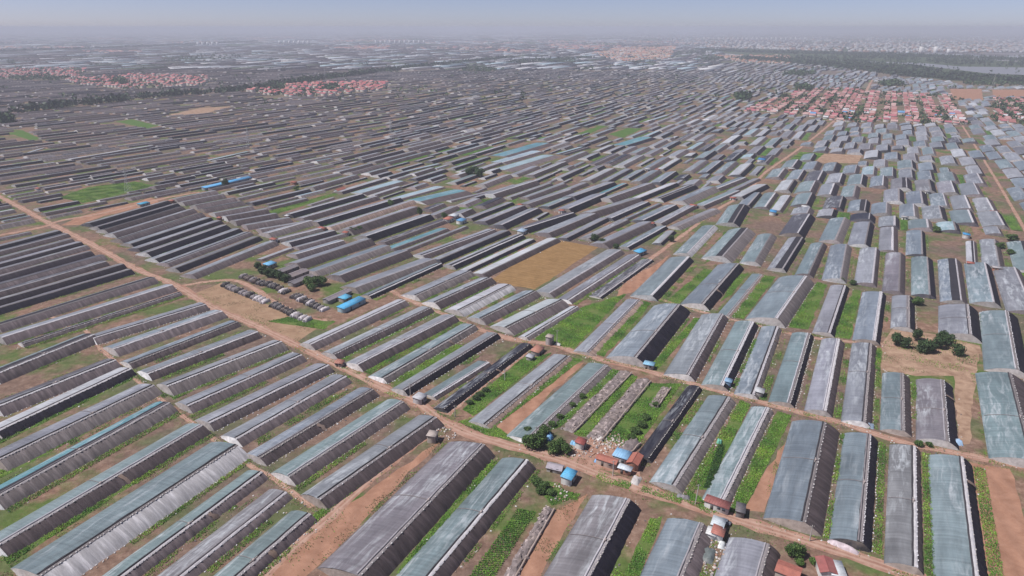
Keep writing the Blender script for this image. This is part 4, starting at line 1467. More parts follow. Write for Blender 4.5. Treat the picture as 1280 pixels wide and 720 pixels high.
def pylon(px, h, label):
    root = empty("pylon", gp(*px), UANG)
    tag(root, label, "pylon", "transmission pylons")
    col = (0.42, 0.42, 0.43)
    b = h * 0.11
    for sx in (-1, 1):
        for sy in (-1, 1):
            m = MB(); m.tube([(sx * b, sy * b, -.1), (sx * b * .25, sy * b * .25, h * .62), (sx * b * .12, sy * b * .12, h)], 0.09, col, 4); m.build("leg", M["plain"], root)
    m = MB()
    lv = np.linspace(0, .95, 9)
    wd = lambda t: b * (1 - .75 * min(t, .62) / .62) - (b * .13 * max(0, t - .62) / .38)
    for t0, t1 in zip(lv[:-1], lv[1:]):
        for (s0, s1) in (((-1, -1), (1, -1)), ((1, -1), (1, 1)), ((1, 1), (-1, 1)), ((-1, 1), (-1, -1))):
            w0, w1 = wd(t0), wd(t1)
            m.tube([(s0[0] * w0, s0[1] * w0, h * t0), (s1[0] * w1, s1[1] * w1, h * t1)], 0.045, col, 4)
            m.tube([(s1[0] * w0, s1[1] * w0, h * t0), (s0[0] * w1, s0[1] * w1, h * t1)], 0.045, col, 4)
    tag(m.build("lattice", M["plain"], root), kind="stuff")
    for t in (.68, .80, .92):
        m = MB(); w_ = h * .13
        m.tube([(-w_, 0, h * t + .2), (0, 0, h * t + .8), (w_, 0, h * t + .2)], 0.07, col, 4); m.tube([(-w_, 0, h * t + .2), (w_, 0, h * t + .2)], 0.07, col, 4)
        m.build("crossarm", M["plain"], root)
    return root


pylon((161, 240), 24, "grey lattice pylon beside the green field at left")
pylon((312, 188), 30, "grey lattice pylon on the dark rows, upper left")
pylon((489, 176), 30, "grey lattice pylon on the plain, upper middle")
pylon((407, 103), 45, "faint lattice pylon behind the middle red village")
pylon((1240, 112), 40, "pylon by the orange plots near the river wood")

root = empty("car", gp(906, 654), VANG - .15)
tag(root, "small grey-blue car parked on the road by the pale-roofed house", "car")
m = MB(); m.box((0, 0, .62), (3.9, 1.65, .62), (0.20, 0.23, 0.27), taper=.96); m.build("body", M["plain"], root)
m = MB(); m.box((-.15, 0, 1.18), (2.2, 1.5, .55), (0.20, 0.23, 0.27), taper=.8); cb = m.build("cabin", M["plain"], root)
m = MB(); m.box((.97, 0, 1.14), (.06, 1.25, .42), (0.03, 0.035, 0.04)); m.build("windscreen", M["plain"], root)
for sx in (-1.2, 1.2):
    for sy in (-.78, .78):
        m = MB(); m.tube([(sx, sy - .1, .32), (sx, sy + .1, .32)], .32, (0.02, 0.02, 0.02), 10); m.build("wheel", M["plain"], root)


def tarp(px, w, dp, h, ang, col, label, seed):
    rs = np.random.RandomState(seed)
    x = np.linspace(-1, 1, 9); y = np.linspace(-1, 1, 7)
    P = np.zeros((9, 7, 3))
    P[..., 0] = x[:, None] * w / 2 + .08 * rs.randn(9, 7); P[..., 1] = y[None] * dp / 2 + .08 * rs.randn(9, 7)
    P[..., 2] = .8 * h * np.clip(1 - np.abs(x) ** 5, 0, 1)[:, None] * np.clip(1 - np.abs(y) ** 5, 0, 1)[None] * (1 + .28 * rs.randn(9, 7))
    m = MB(); m.grid(P, col); o = m.build("covered_heap", M["end"])
    g = gp(*px); o.location = (g[0], g[1], -.02); o.rotation_euler = (0, 0, ang)
    return tag(o, label, "heap")


tarp((747, 577), 2.4, 2.0, 1.3, VN, (0.16, 0.34, 0.60), "blue tarp heap left of the long red-roofed farmhouse", 1)
tarp((717, 555), 1.8, 2.6, 1.4, UN, (0.22, 0.46, 0.70), "light blue tarp heap beside the dark red-roofed hut", 2)
tarp((686, 548), 3.4, 3.0, 2.2, UN, (0.14, 0.36, 0.62), "blue tarp heap half hidden by the compound trees", 3)
tarp((795, 601), 5.0, 3.2, 1.2, UN, (0.46, 0.43, 0.42), "pale grey covered heap right of the farmhouses by the road", 4)
tarp((854, 622), 4.6, 2.2, 1.2, VN, (0.20, 0.19, 0.21), "dark covered heap on the road verge left of the leaning pole", 5)
tarp((1198, 554), 3.6, 3.0, 1.6, UN, (0.30, 0.46, 0.66), "light blue tarp heap at the top of the bare field", 6)
tarp((1087, 533), 3.4, 3.4, 1.4, UN, (0.20, 0.26, 0.34), "blue-grey heap on the cross lane beside the slate-blue roof", 7)
tarp((1054, 684), 9.0, 2.4, 1.3, VN - .2, (0.50, 0.42, 0.45), "long pinkish covered heap before the open slate-blue greenhouse", 8)
tarp((1060, 676), 8.0, 2.0, 1.5, VN - .2, (0.40, 0.52, 0.60), "pale blue sheet heap against the slate-blue greenhouse end", 9)
tarp((902, 682), 3.2, 2.0, 1.2, UN, (0.58, 0.60, 0.60), "white heap below the small red-roofed house", 10)
tarp((885, 694), 7.0, 4.0, 1.4, UN, (0.13, 0.15, 0.15), "dark green covered heap beside the front-row greenhouse", 11)
tarp((899, 553), 2.4, 2.0, 1.6, UN, (0.10, 0.38, 0.28), "green tarp heap in the garden strip between two roofs", 12)
tarp((697, 431), 3.6, 1.6, 1.2, VN, (0.56, 0.55, 0.54), "white tank-like heap beside the pump hut", 13)
tarp((750, 549), 3.0, 2.4, 1.2, UN, (0.58, 0.55, 0.53), "white sheet heap at the foot of the longer ruin", 14)

rs = np.random.RandomState(21)
m = MB()
for poly, n in (([(700, 558), (745, 545), (770, 556), (755, 572), (715, 572)], 210), ([(744, 548), (770, 540), (790, 556), (770, 566)], 120),
                ([(682, 605), (712, 606), (706, 632), (690, 628)], 50), ([(875, 668), (905, 668), (912, 720), (880, 720)], 110), ([(530, 528), (560, 532), (575, 548), (545, 552)], 80),
                ([(400, 470), (430, 475), (440, 500), (410, 495)], 20), ([(700, 452), (715, 447), (700, 465), (660, 500), (640, 510)], 70)):
    a = np.array(poly, float); k = 0
    while k < n:
        p = a.min(0) + rs.rand(2) * (a.max(0) - a.min(0))
        if not inpoly(p[0], p[1], poly): continue
        k += 1
        g = gp(*p); s_ = rs.uniform(.25, 1.0)
        c = [(0.46, 0.40, 0.37), (0.56, 0.53, 0.51), (0.34, 0.19, 0.14), (0.28, 0.26, 0.26), (0.40, 0.30, 0.24)][rs.randint(5)]
        m.box((g[0], g[1], s_ * .2), (s_, s_ * rs.uniform(.4, 1), s_ * .5), c, rs.uniform(0, 3), taper=rs.uniform(.5, .9))
tag(m.build("rubble", M["stone"]), "pale rubble and brick scraps scattered round the farmyards", "rubble", kind="stuff")
field("yard", [(700, 560), (745, 545), (775, 556), (800, 575), (800, 596), (755, 588), (715, 574)], M["road"], 0.010, False)

# ------------------------------------------------------------------ trees
def crown_mesh(name, seed, R_, n, cols, squash=0.85, lobes=9):
    rs = np.random.RandomState(seed)
    lc = rs.randn(lobes, 3); lc /= np.linalg.norm(lc, axis=1)[:, None]
    lc = lc * rs.uniform(.25, .68, (lobes, 1)) * R_
    lr = rs.uniform(.34, .58, lobes) * R_
    k = rs.randint(lobes, size=n)
    dr = rs.randn(n, 3); dr /= np.linalg.norm(dr, axis=1)[:, None]
    p = lc[k] + dr * (lr[k] * rs.uniform(.72, 1.05, n))[:, None]
    p[:, 2] = p[:, 2] * squash
    nr = dr + 0.7 * rs.randn(n, 3); nr /= np.linalg.norm(nr, axis=1)[:, None]
    a = np.cross(nr, rs.randn(n, 3)); a /= np.linalg.norm(a, axis=1)[:, None] + 1e-9
    b = np.cross(nr, a)
    s_ = rs.uniform(.10, .19, n)[:, None] * R_ * (0.8 if n > 500 else 1.2)
    V = np.stack([p - a * s_, p - b * s_ * .6, p + a * s_, p + b * s_ * .6], 1)
    c = np.array(cols)[rs.randint(len(cols), size=n)] * rs.uniform(.6, 1.4, (n, 1))
    m = MB(); m.add(V.reshape(-1, 3), np.arange(4 * n).reshape(-1, 4), c)
    return m


GREENS = [(0.036, 0.075, 0.020), (0.052, 0.100, 0.024), (0.070, 0.125, 0.030), (0.090, 0.140, 0.036)]
DARKG = [(0.026, 0.055, 0.020), (0.036, 0.070, 0.026), (0.046, 0.082, 0.028), (0.060, 0.098, 0.034)]
LIGHTG = [(0.085, 0.15, 0.03), (0.10, 0.17, 0.04), (0.07, 0.13, 0.03)]
protos = {}


def tree(px, R_, ht, kind, label, group):
    key = (kind, RN.randint(0, 2))
    if key not in protos:
        cols = {"g": GREENS, "d": DARKG, "l": LIGHTG}[kind]
        root = empty("tree", (0, 0))
        m = crown_mesh("crown", 40 + len(protos), 1.0, 1500, cols, 0.95, 16)
        cr = m.build("crown", M["leaf"], root); cr.location = (0, 0, 1.02)
        m = MB(); m.tube([(0, 0, -.05), (.03, .02, .5), (-.02, .03, 1.3)], [.085, .065, .03], (0.11, 0.085, 0.065), 7)
        for k in range(4):
            an = k * 1.6 + .4
            m.tube([(0, .01, .5 + .1 * k), (.25 * math.cos(an), .25 * math.sin(an), .95 + .1 * k), (.5 * math.cos(an), .5 * math.sin(an), 1.25 + .1 * k)], [.04, .028, .012], (0.11, 0.085, 0.065), 5)
        m.build("trunk", M["wood"], root, True)
        protos[key] = root
        o = root
    else:
        o = copy_tree(protos[key])
    g = gp(*px)
    o.location = (g[0], g[1], 0); o.rotation_euler = (0, 0, RN.uniform(0, 6.28))
    o.scale = (R_, R_, ht / 2.05)
    tag(o, label, "tree", group)
    return o


def tree_set(pts, kind, phrase, group):
    for k, (x, y, R_, ht) in enumerate(sorted(pts)):
        tree((x, y), R_, ht, kind, "%s, %s from left" % (phrase, ordinal(k + 1)) if len(pts) > 1 else phrase, group)


tree_set([(1120, 431, 3.6, 7), (1131, 434, 3.2, 6.5), (1145, 425, 3.2, 6.5), (1152, 440, 4.0, 7), (1162, 440, 3.8, 7), (1172, 435, 3.8, 7), (1176, 428, 3.2, 7), (1184, 431, 3.6, 7), (1196, 444, 3.6, 7)],
         "d", "dark round tree on the waste ground at right", "trees on the waste ground")
tree_set([(660, 559, 3.0, 6), (669, 561, 3.4, 6.5), (681, 545, 3.0, 5.5), (676, 552, 2.6, 5), (692, 566, 3.0, 5.5), (701, 561, 2.8, 5), (707, 566, 2.6, 4.5)], "g", "green tree left of the farm compound", "trees by the farm compound")
tree_set([(671, 605, 2.2, 3.2), (680, 611, 2.2, 3), (688, 618, 2.0, 2.4), (676, 617, 2.0, 2.6)], "g", "green bush in the garden below the road", "bushes in the garden")
tree_set([(794, 541, 2.4, 3.2), (802, 533, 2.2, 3), (808, 524, 2.0, 2.6), (789, 549, 2.0, 2.8), (820, 508, 1.8, 2.4)], "g", "leafy bush beside the black tunnel", "bushes beside the black tunnel")
tree_set([(989, 694, 2.2, 4.6), (998, 696, 2.6, 5)], "g", "dark green tree by the bottom-edge red roof", "garden trees at the bottom edge")
tree_set([(999, 706, 1.6, 2.4), (1016, 705, 1.4, 2.6)], "l", "bright lime bush by the bottom-edge houses", "lime bushes")
tree_set([(329, 341, 4.0, 6), (336, 345, 4.2, 6.5), (343, 347, 4.0, 6), (350, 349, 4.0, 6), (357, 352, 3.8, 5.5), (323, 335, 3.2, 5)], "d", "dark tree in the hedge above the yard", "hedge trees by the yard")
tree_set([(387, 357, 4.2, 6.5), (395, 357, 4.4, 7), (403, 356, 4.0, 6.5), (391, 363, 3.4, 5)], "g", "green tree behind the long blue building", "trees behind the blue building")
tree_set([(587, 219, 6.0, 10), (599, 221, 6.5, 10), (593, 217, 6.0, 9)], "d", "dark tree on the upper middle plain", "trees on the upper plain")
tree_set([(1147, 381, 3.6, 5.5)], "g", "lone green tree between two roofs on the right", None)
tree_set([(1170, 290, 3.6, 5.5)], "g", "lone green tree above the bare plots at right", None)
tree_set([(1266, 301, 5.0, 6)], "g", "wide green tree at the right edge", None)
tree_set([(1250, 310, 3.6, 5), (1262, 318, 3.2, 4.5)], "g", "green bush strip tree at the right edge lane", "lane trees at right")
tree_set([(839, 302, 2.8, 6), (744, 301, 3.6, 6), (753, 305, 3.0, 5), (770, 312, 3.0, 5)], "d", "dark tree past the dry grass field", "trees past the dry field")
tree_set([(441, 291, 4.0, 5), (448, 289, 3.6, 5)], "g", "green tree at the end of a black-backed greenhouse", "trees at the greenhouse end")
tree_set([(1065, 356, 2.4, 3.6), (1051, 352, 2.2, 3.2)], "g", "small bush between white-ended roofs at right", "bushes at right")
tree_set([(1148, 557, 1.8, 2.6), (1161, 558, 1.5, 2.2)], "g", "small round bush on the cross lane at right", "bushes on the cross lane")
tree_set([(489, 257, 3.4, 6), (371, 238, 3.4, 5), (525, 269, 2.6, 8), (555, 273, 3.0, 6)], "g", "green tree among the long upper rows", "trees among the upper rows")
tree_set([(282, 233, 4.0, 9)], "d", "dark tree in front of the very long blue shed", None)
tree_set([(595, 500, 2.0, 2.2), (600, 495, 2.0, 2.2), (607, 489, 2.0, 2.2), (587, 505, 1.8, 2.0)], "d", "low dark bush in the grass strip by the branch lane", "bushes by the branch lane")
tree_set([(660, 540, 2.0, 2.6), (700, 523, 1.8, 2.2), (715, 508, 1.8, 2.0), (690, 532, 2.0, 2.4), (727, 497, 1.8, 2.0)], "g", "weedy bush between teal roof and ruin", "bushes between roof and ruin")

# far trees: belts and woods that read as one mass
rs = np.random.RandomState(8)
m = MB()


def far_tree(x, y, ht, n=14, cols=DARKG):
    p = rs.randn(n, 3) * np.array([.30, .30, .24]) * ht + np.array([x, y, ht * .55])
    p[:, 2] = np.maximum(p[:, 2], ht * .12)
    a = rs.randn(n, 3); a /= np.linalg.norm(a, axis=1)[:, None]
    b = np.cross(a, rs.randn(n, 3)); b /= np.linalg.norm(b, axis=1)[:, None] + 1e-9
    s_ = ht * rs.uniform(.18, .30, (n, 1))
    V = np.stack([p - a * s_, p - b * s_, p + a * s_, p + b * s_], 1); V[..., 2] = np.maximum(V[..., 2], -.05)
    c = np.array(cols)[rs.randint(len(cols), size=n)] * rs.uniform(.7, 1.3, (n, 1))
    m.add(V.reshape(-1, 3), np.arange(4 * n).reshape(-1, 4), c)


for vn_ in VILLAGES.values():             # trees among the houses
    a_ = np.array(vn_)
    for k in range(130):
        p_ = a_.min(0) + rs.rand(2) * (a_.max(0) - a_.min(0))
        if inpoly(p_[0], p_[1], vn_):
            q = gp(*p_)
            for j in range(rs.randint(1, 6)):
                far_tree(q[0] + rs.randn() * 6, q[1] + rs.randn() * 6, rs.uniform(5, 9), 10)
for pts, wid, dens in TREE_BELTS:
    c = catmull([gp(*p) for p in pts], 12)
    seg = np.linalg.norm(np.diff(c, axis=0), axis=1).sum()
    for k in range(int(min(2600, seg * dens / 8))):
        q = c[rs.randint(len(c))]
        far_tree(q[0] + rs.randn() * wid * .25, q[1] + rs.randn() * wid * .5, rs.uniform(9, 16), 14, [(0.016, 0.036, 0.014), (0.024, 0.048, 0.018), (0.032, 0.058, 0.022)])
wood = [(960, 72), (1100, 70), (1290, 79), (1420, 87), (1420, 112), (1290, 106), (1180, 100), (1090, 89), (1000, 79)]
water = [(1040, 73.5), (1150, 77.5), (1200, 82), (1290, 83.5), (1420, 89.5), (1420, 106), (1290, 100), (1235, 98), (1190, 92), (1140, 84)]
for k in range(5200):                     # the wood along the river
    p_ = (rs.uniform(960, 1420), rs.uniform(70, 112))
    if inpoly(p_[0], p_[1], wood) and not inpoly(p_[0], p_[1], water) and math.sin(p_[0] * .05 + p_[1] * .3) + rs.randn() * .5 > -.7:
        q = gp(*p_)
        far_tree(q[0], q[1], rs.uniform(10, 17), 12, [(0.016, 0.036, 0.014), (0.024, 0.048, 0.018), (0.032, 0.058, 0.022)])
for x, y, rx, ry in TREE_MASSES:
    for k in range(int(70)):
        t, r_ = rs.uniform(0, 6.28), math.sqrt(rs.rand())
        q = gp(x + rx * r_ * math.cos(t), y + ry * r_ * math.sin(t))
        far_tree(q[0], q[1], rs.uniform(8, 13), 12)
for k in range(900):                      # trees dotted over the far plain
    y = 40 + 90 * rs.rand() ** 1.6
    x = rs.uniform(-100, 1380)
    q = gp(x, y)
    if occ_at(q[0], q[1]): continue
    for j in range(1 if y > 90 else rs.randint(1, 7)):
        far_tree(q[0] + rs.randn() * 30 * (y < 90), q[1] + rs.randn() * 20 * (y < 90), rs.uniform(6, 12), 9)
tag(m.build("woodland", M["leaf"]), "dark tree belts and woods across the far plain", "woodland", kind="stuff")

# ------------------------------------------------------------------ villages and far town
rs = np.random.RandomState(12)
ROOFS = {"red": [(0.32, 0.13, 0.12), (0.38, 0.12, 0.145), (0.42, 0.22, 0.21), (0.28, 0.14, 0.125), (0.47, 0.31, 0.29)],
         "tan": [(0.44, 0.20, 0.125), (0.48, 0.25, 0.16), (0.42, 0.16, 0.11), (0.50, 0.38, 0.31)],
         "far": [(0.38, 0.095, 0.095), (0.42, 0.11, 0.13), (0.36, 0.13, 0.115), (0.44, 0.19, 0.18)]}


def village_spots(poly, vpx, pitch_u, pitch_v, block_v=4):
    # rows of houses with a street after every few
    d = vp_dir(vpx); r = np.array([d[1], -d[0]])
    g = np.array([gp(*p) for p in poly])
    pu, pv = g @ d, g @ r
    out = []
    for u in np.arange(pu.min(), pu.max(), pitch_u):
        for iv, v in enumerate(np.arange(pv.min(), pv.max(), pitch_v)):
            if iv % block_v == 0 and rs.rand() < 0.9:       # the streets
                continue
            q = d * (u + rs.uniform(-1.5, 1.5)) + r * (v + rs.uniform(-1, 1))
            px, py = topx(*q)
            if inpoly(px, py, poly) and rs.rand() < .82:
                out.append((q, math.atan2(r[1], r[0]) + rs.uniform(-.05, .05)))
    return out


hw_m = MB(); wall_box(hw_m, 1, 1, .55, .3, (0.62, 0.59, 0.57)); hw0 = hw_m.build("wall", M["plain"])
roof_protos = []
for c in ROOFS["red"] + [(0.50, 0.50, 0.52), (0.12, 0.28, 0.50)]:
    t = MB(); gable(t, 1, 1, .55, .32, c, .06, .03); roof_protos.append(t.build("roof", M["plain"]))
near_sp = []
NEARBLK = 3
for vname in ("right", "right2", "right3"):
    for q, a in village_spots(VILLAGES[vname], 1118, 15.5, 11.5, NEARBLK):
        near_sp.append((q, a, vname))
near_sp.sort(key=lambda t: t[0][1])
VN_NAME = {"right": "village left of the street", "right2": "village right of the street", "right3": "village at the right edge"}
by = {}
first = True
for q, a, vname in near_sp[:230]:
    by.setdefault(vname, []).append((q, a))
NAMER = ["dark red", "crimson", "pinkish", "brown-red", "pale red", "grey", "blue"]
for vname, lst in by.items():
    lst.sort(key=lambda t: topx(*t[0])[0])
    num = {}
    for k, (q, a) in enumerate(lst):
        root = empty("village_house", q, a)
        w, dp, h = rs.uniform(6.5, 10.5), rs.uniform(5.0, 7.0), rs.uniform(5.0, 8.5)
        ri = rs.choice(7, p=[.20, .16, .2, .13, .13, .14, .04])
        num[ri] = num.get(ri, 0) + 1
        tag(root, "%s-roofed house, %s of its colour from left, %s" % (NAMER[ri], ordinal(num[ri]), VN_NAME[vname]), "house", "village houses")
        for src in (hw0, roof_protos[ri]):
            if first or src.parent is None:
                ob = src
            else:
                ob = src.copy(); COL.objects.link(ob)
            ob.parent = root; ob.scale = (w, dp, h)
        first = False
for src in [hw0] + roof_protos:
    if src.parent is None:
        bpy.data.objects.remove(src)

m = MB()


def far_house(q, a, w, dp, h, rc, wc):
    cr_, sr_ = math.cos(a), math.sin(a)
    t = MB(); wall_box(t, w, dp, h, h * .35, wc); gable(t, w, dp, h, h * .38, rc, .3, .1)
    for V, F, C_ in zip(t.v, t.f, t.c):
        P = np.stack([V[:, 0] * cr_ - V[:, 1] * sr_ + q[0], V[:, 0] * sr_ + V[:, 1] * cr_ + q[1], V[:, 2]], 1)
        m.add(P, F - F.min(), C_)


for q, a, vname in near_sp[230:]:
    far_house(q, a, rs.uniform(6.5, 10.5), rs.uniform(5.0, 7.0), rs.uniform(3, 4.6), ROOFS["red"][rs.randint(5)], (0.52, 0.48, 0.45))
for vname, vpx, key, pu, pv in (("tan", 1118, "tan", 52, 22), ("tan2", 1118, "tan", 52, 24), ("left", 1245, "far", 36, 19), ("left2", 1245, "far", 30, 18), ("mid", 1245, "far", 26, 16)):
    for q, a in village_spots(VILLAGES[vname], vpx, pu, pv, 7):
        far_house(q, a, rs.uniform(10, 15), rs.uniform(8, 11), rs.uniform(3.4, 7), ROOFS[key][rs.randint(4)], (0.58, 0.54, 0.51))
# scattered hamlets far out
for k in range(46):
    y0 = 41 + 26 * rs.rand(); x0 = rs.uniform(-80, 1100)
    nn = rs.randint(12, 40)
    for j in range(nn):
        q = gp(x0 + rs.randn() * 18, max(39.5, y0 + rs.randn() * .8))
        if any(inpoly(*topx(*q), p) for p in OUT_PX): continue
        far_house(q, rs.uniform(-.1, .1), rs.uniform(14, 34), rs.uniform(10, 16), rs.uniform(5, 9), ROOFS["red" if rs.rand() < .6 else "tan"][rs.randint(4)], (0.6, 0.58, 0.56))
tag(m.build("far_villages", M["plain"]), "red-roofed villages scattered over the far plain", "villages", kind="stuff")

m = MB()
for k in range(3400):                     # the pale town beyond the river
    y = 40 + 26 * rs.rand() ** .9
    x = rs.uniform(760 + (y - 40) * 6, 1400)
    q = gp(x, min(y, 60 + (x - 900) * .033))
    w = rs.uniform(14, 60)
    m.box((q[0], q[1], rs.uniform(3, 9)), (w, rs.uniform(12, 22), rs.uniform(7, 20)), np.array([(0.46, 0.46, 0.48), (0.36, 0.36, 0.39), (0.30, 0.29, 0.29), (0.34, 0.22, 0.18)][rs.randint(4)]) * rs.uniform(.8, 1.1), rs.uniform(-.2, .2) + UANG)
for x0, x1, y in ((350, 392, 55), (470, 532, 54.5), (248, 275, 57), (880, 1010, 50)):
    for x in np.arange(x0, x1, 6):
        q = gp(x, y)
        m.box((q[0], q[1], 14), (16, 14, 30), (0.66, 0.66, 0.67), UANG)
for k in range(1700):                      # big sheds and film blocks on the far plain
    y = 41 + 46 * rs.rand() ** 1.3; x = rs.uniform(-100, 900)
    q = gp(x, y)
    m.box((q[0], q[1], 2), (rs.uniform(50, 220), rs.uniform(12, 45), 6.5), np.array([(0.42, 0.45, 0.50), (0.36, 0.46, 0.52), (0.55, 0.55, 0.57), (0.12, 0.10, 0.12), (0.30, 0.30, 0.33), (0.07, 0.10, 0.06)][rs.randint(6)]), UANG - rs.uniform(0, .15))
tag(m.build("distant_town", M["plain"]), "pale town and large sheds near the horizon", "town", kind="stuff")


def tower(px, w, h, label):
    root = empty("apartment_tower", gp(*px), UANG)
    tag(root, label, "building", "apartment towers beyond the river")
    m = MB(); m.box((0, 0, h / 2), (w, w * .8, h), (0.66, 0.65, 0.65)); m.build("wall", M["plain"], root)
    m = MB(); m.box((0, 0, h + 1.2), (w * .5, w * .5, 2.6), (0.55, 0.5, 0.48)); m.build("roof", M["plain"], root)
    m = MB()
    for f_ in range(int(h / 3.4)):
        m.box((0, 0, 2 + f_ * 3.4), (w * .96 + .4, w * .8 + .4, 1.1), (0.25, 0.27, 0.30))
    tag(m.build("window_bands", M["plain"], root), kind="stuff")


tower((1150, 70), 26, 48, "white apartment tower beyond the river, leftmost of three")
tower((1168, 69), 26, 46, "white apartment tower beyond the river, middle of three")
tower((1185, 68), 24, 30, "white apartment tower beyond the river, lowest of three")

# ------------------------------------------------------------------ weeds, crops and grass
rs = np.random.RandomState(33)
GRASS = [(0.085, 0.225, 0.020), (0.110, 0.265, 0.026), (0.066, 0.185, 0.020), (0.135, 0.260, 0.036)]
OLIVE = [(0.10, 0.115, 0.040), (0.085, 0.11, 0.03), (0.13, 0.13, 0.055)]
VEG = [(0.030, 0.085, 0.020), (0.040, 0.10, 0.022)]
m = MB()


def tufts(X, Y, cols, hgt):
    n = len(X)
    if n == 0: return
    th = rs.uniform(0, math.pi, n)
    w = rs.uniform(.07, .20, n); h = rs.uniform(.3, 1.0, n) * hgt
    tx, ty = rs.randn(n) * .10, rs.randn(n) * .10
    c, s_ = np.cos(th) * w, np.sin(th) * w
    z0 = h * rs.uniform(.05, .4, n)
    V = np.stack([np.stack([X - c, Y - s_, z0], 1), np.stack([X + tx * 2 - s_ * .8, Y + ty * 2 + c * .8, h * .8], 1), np.stack([X + c + tx, Y + s_ + ty, h], 1), np.stack([X + tx + s_ * .8, Y + ty - c * .8, h * .7], 1)], 1)
    lo = 0.5 + 0.25 * (np.sin(X * .23 + 2.1 * np.sin(Y * .17)) + np.sin(Y * .29 + 1.7 * np.sin(X * .21)))
    C_ = np.array(cols)[rs.randint(len(cols), size=n)] * rs.uniform(.7, 1.3, (n, 1)) * (.62 + .62 * lo)[:, None]
    C_[:, 0] *= .85 + .5 * lo
    m.add(V.reshape(-1, 3), np.arange(4 * n).reshape(-1, 4), C_)


def weed_poly(gpoly, cols, dens, hgt, patch=0.0):
    a = np.array(gpoly)
    lo, hi = a.min(0), a.max(0)
    n = int(min(160000, (hi - lo).prod() * dens))
    X = rs.uniform(lo[0], hi[0], n); Y = rs.uniform(lo[1], hi[1], n)
    k = inpoly(X, Y, [tuple(p) for p in gpoly])
    if patch:
        f = np.sin(X * .31 + 3 * np.sin(Y * .11)) + np.sin(Y * .37 + 2 * np.sin(X * .13)) + rs.randn(n) * .5
        k &= f > patch
    k &= occ_at(X, Y) != 7
    tufts(X[k], Y[k], cols, hgt)


for g in ind + fills:
    if "dist" not in g or g["dist"] < 700:
        occ_poly(foot(g["o"], g["d"], g["L"], g["W"], -0.6), 7)
for ip, poly in enumerate(G_POLYS):
    field("grass_strip", poly, M["strip"], 0.0074 + ip * 6e-5, False)
    gg = [gp(*p) for p in poly]
    dist = np.mean([np.linalg.norm(p) for p in gg])
    weed_poly(gg, GRASS, 16 if dist < 380 else 8, 0.5 if dist < 380 else 0.6, -.75)
    weed_poly(gg, GRASS + OLIVE, 5.0, .8, 0.5)
weed_poly([gp(*p) for p in [(880, 610), (898, 557), (906, 556), (893, 612)]], VEG, 30, .9)
weed_poly([gp(*p) for p in [(0, 545), (150, 468), (160, 470), (0, 553)]], VEG, 14, .8)
va, vb, vc, vd = gp(648, 636), gp(670, 640), gp(618, 722), gp(586, 722)
for k in range(34):                       # rows of vegetables across the plot
    t0 = (k + .5) / 34
    p0, p1 = va + (vd - va) * t0, vb + (vc - vb) * t0
    n_ = int(np.linalg.norm(p1 - p0) * 22)
    tt = rs.rand(n_)
    q = p0 + (p1 - p0) * tt[:, None] + rs.randn(n_, 2) * .13
    tufts(q[:, 0], q[:, 1], VEG + GRASS, .6)
weed_poly([gp(*p) for p in [(1100, 462), (1103, 432), (1122, 412), (1225, 434), (1222, 462), (1200, 470)]], OLIVE + GRASS, 3.5, .6, .5)
weed_poly([gp(*p) for p in [(1090, 462), (1096, 436), (1102, 436), (1100, 462)]], GRASS, 10, 1.0)
weed_poly([gp(*p) for p in [(400, 690), (545, 552), (560, 552), (420, 700), (360, 735)]], OLIVE + [(0.20, 0.13, 0.07)], 3.0, .6, .2)
weed_poly([gp(*p) for p in [(620, 735), (690, 640), (735, 617), (676, 720)]], OLIVE, 3.0, .5, .8)
weed_poly([gp(*p) for p in [(246, 366), (277, 355), (388, 412), (370, 428)]], OLIVE, 1.5, .4, .6)
for c, nrm, wd_ in ROADS:
    for i in range(len(c)):
        if not (80 < c[i][1] < 800): continue
        n_ = 60 if c[i][1] < 420 else 24
        sg = np.sign(rs.randn(n_)); k = sg * (wd_ / 2 + .2 + np.abs(rs.randn(n_)) * 1.1)
        q = c[i] + nrm[i] * k[:, None] + rs.randn(n_, 2) * 1.4
        f = np.sin(q[:, 0] * .16 + sg) + np.sin(q[:, 1] * .19) + rs.randn(n_) * .4
        ok = (f > .1) & (occ_at(q[:, 0], q[:, 1]) != 7)
        tufts(q[ok, 0], q[ok, 1], GRASS + OLIVE, .5)
# road verges and the lanes between greenhouses
for g in ind + fills:
    dist = g.get("dist", np.linalg.norm(g["o"]))
    if dist > 900: continue
    r = np.array([g["d"][1], -g["d"][0]])
    if rs.rand() < (0.75 if g.get("row", "") not in ("S", "T", "U") else .15):
        w0 = rs.uniform(1.4, 4.2)
        a0, a1 = sorted(rs.uniform(-.05, 1.05, 2))
        if a1 - a0 < .3: a0, a1 = 0, 1
        o = g["o"] + r * (g["W"] + .2)
        weed_poly([o + g["d"] * g["L"] * a0, o + g["d"] * g["L"] * a1, o + g["d"] * g["L"] * a1 + r * w0, o + g["d"] * g["L"] * a0 + r * w0], GRASS + GRASS + OLIVE, 17 if dist < 420 else 6, .6, rs.choice([-.9, -.5, 0, .3]))
    if rs.rand() < .5:
        o = g["o"] - r * 1.6
        weed_poly([o, o + g["d"] * g["L"], o + g["d"] * g["L"] + r * 1.5, o + r * 1.5], GRASS + OLIVE, 7.0, .4, .3)
    if rs.rand() < .6:
        o = g["o"] - g["d"] * 3.4
        weed_poly([o, o + g["d"] * 2.4, o + g["d"] * 2.4 + r * g["W"], o + r * g["W"]], GRASS + OLIVE, 9.0, .4, .2)
fm = MB()
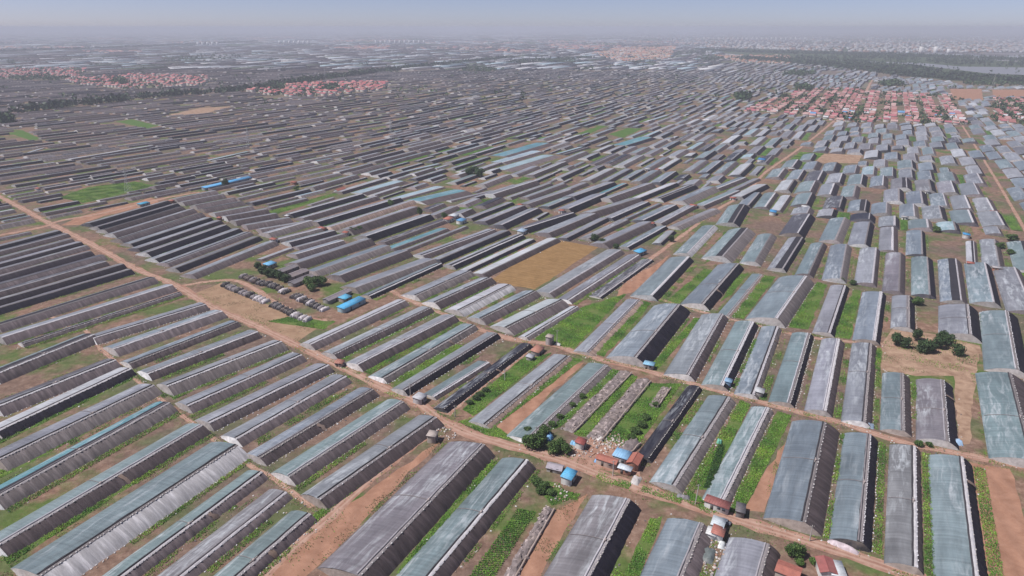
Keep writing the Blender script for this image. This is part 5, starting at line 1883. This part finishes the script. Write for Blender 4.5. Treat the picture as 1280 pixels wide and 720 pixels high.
for (o, d, r, L, gap, dist) in STRIPS:
    if dist < 1000:
        weed_poly([o + r * .3, o + d * L + r * .3, o + d * L + r * (gap - .3), o + r * (gap - .3)], GRASS, 4.0 if dist < 600 else 2.5, .8, -.6)
    if rs.rand() < .75:
        n_ = max(3, int(L / 6)); P = np.zeros((n_, 3, 3))
        for a_ in range(n_):
            e0, e1 = .3 + .5 * rs.rand(), gap - .3 - .8 * rs.rand()
            for b_, vv in enumerate((e0, (e0 + e1) / 2, e1)):
                p_ = o + d * (L * a_ / (n_ - 1)) + r * vv
                P[a_, b_] = (p_[0], p_[1], .05 + (.35 if b_ == 1 else 0) + .1 * rs.rand())
        fm.grid(P, (np.array(GRASS[rs.randint(4)]) * .5 + np.array(OLIVE[rs.randint(3)]) * .4) * rs.uniform(.6, 1.0, ((n_ - 1) * 2, 1)))
tag(fm.build("grass_strips", M["leaf"]), "green grass strips between the distant greenhouses", "grass", kind="stuff")
print("tufts", sum(len(f) for f in m.f))
tag(m.build("weeds", M["leaf"]), "green weeds and grass in the strips between the greenhouses", "weeds", kind="stuff")

rs = np.random.RandomState(44)
m = MB()
for g in ind:
    dist = np.linalg.norm(g["o"])
    if dist > 620: continue
    r = np.array([g["d"][1], -g["d"][0]])
    for k in range(int(g["L"] * (0.55 if dist < 400 else .25))):
        side = rs.rand()
        if side < .6:
            p = g["o"] + g["d"] * rs.uniform(0, g["L"]) + r * (g["W"] + abs(rs.randn()) * 1.2 + .3)
        elif side < .8:
            p = g["o"] - g["d"] * (1.8 + abs(rs.randn()) * 1.0) + r * rs.uniform(0, g["W"])
        else:
            p = g["o"] + g["d"] * (g["L"] + 1.8 + abs(rs.randn()) * 1.0) + r * rs.uniform(0, g["W"])
        s_ = rs.uniform(.15, .75)
        c = [(0.55, 0.53, 0.52), (0.42, 0.36, 0.33), (0.26, 0.19, 0.15), (0.12, 0.11, 0.115), (0.36, 0.27, 0.21)][rs.randint(5)]
        m.box((p[0], p[1], s_ * .12), (s_ * rs.uniform(.6, 1.6), s_, s_ * .35), c, rs.uniform(0, 3), taper=rs.uniform(.4, .9))
tag(m.build("litter", M["stone"]), "small stones, sacks and scraps lying along the greenhouse walls", "litter", kind="stuff")

# ------------------------------------------------------------------ haze
mb = MB(); mb.box((0, 16000, 79), (70000, 37000, 164), (1, 1, 1))
hz, nd, lk, p = new_mat("haze_air")
nd.remove(p)
pv = nd.new("ShaderNodeVolumePrincipled")
pv.inputs["Color"].default_value = (*HAZE_COLOR, 1)
pv.inputs["Density"].default_value = HAZE_DENSITY
pv.inputs["Anisotropy"].default_value = 0.0
lk.new(pv.outputs[0], nd["Material Output"].inputs["Volume"])
tag(mb.build("haze", hz), kind="stuff")
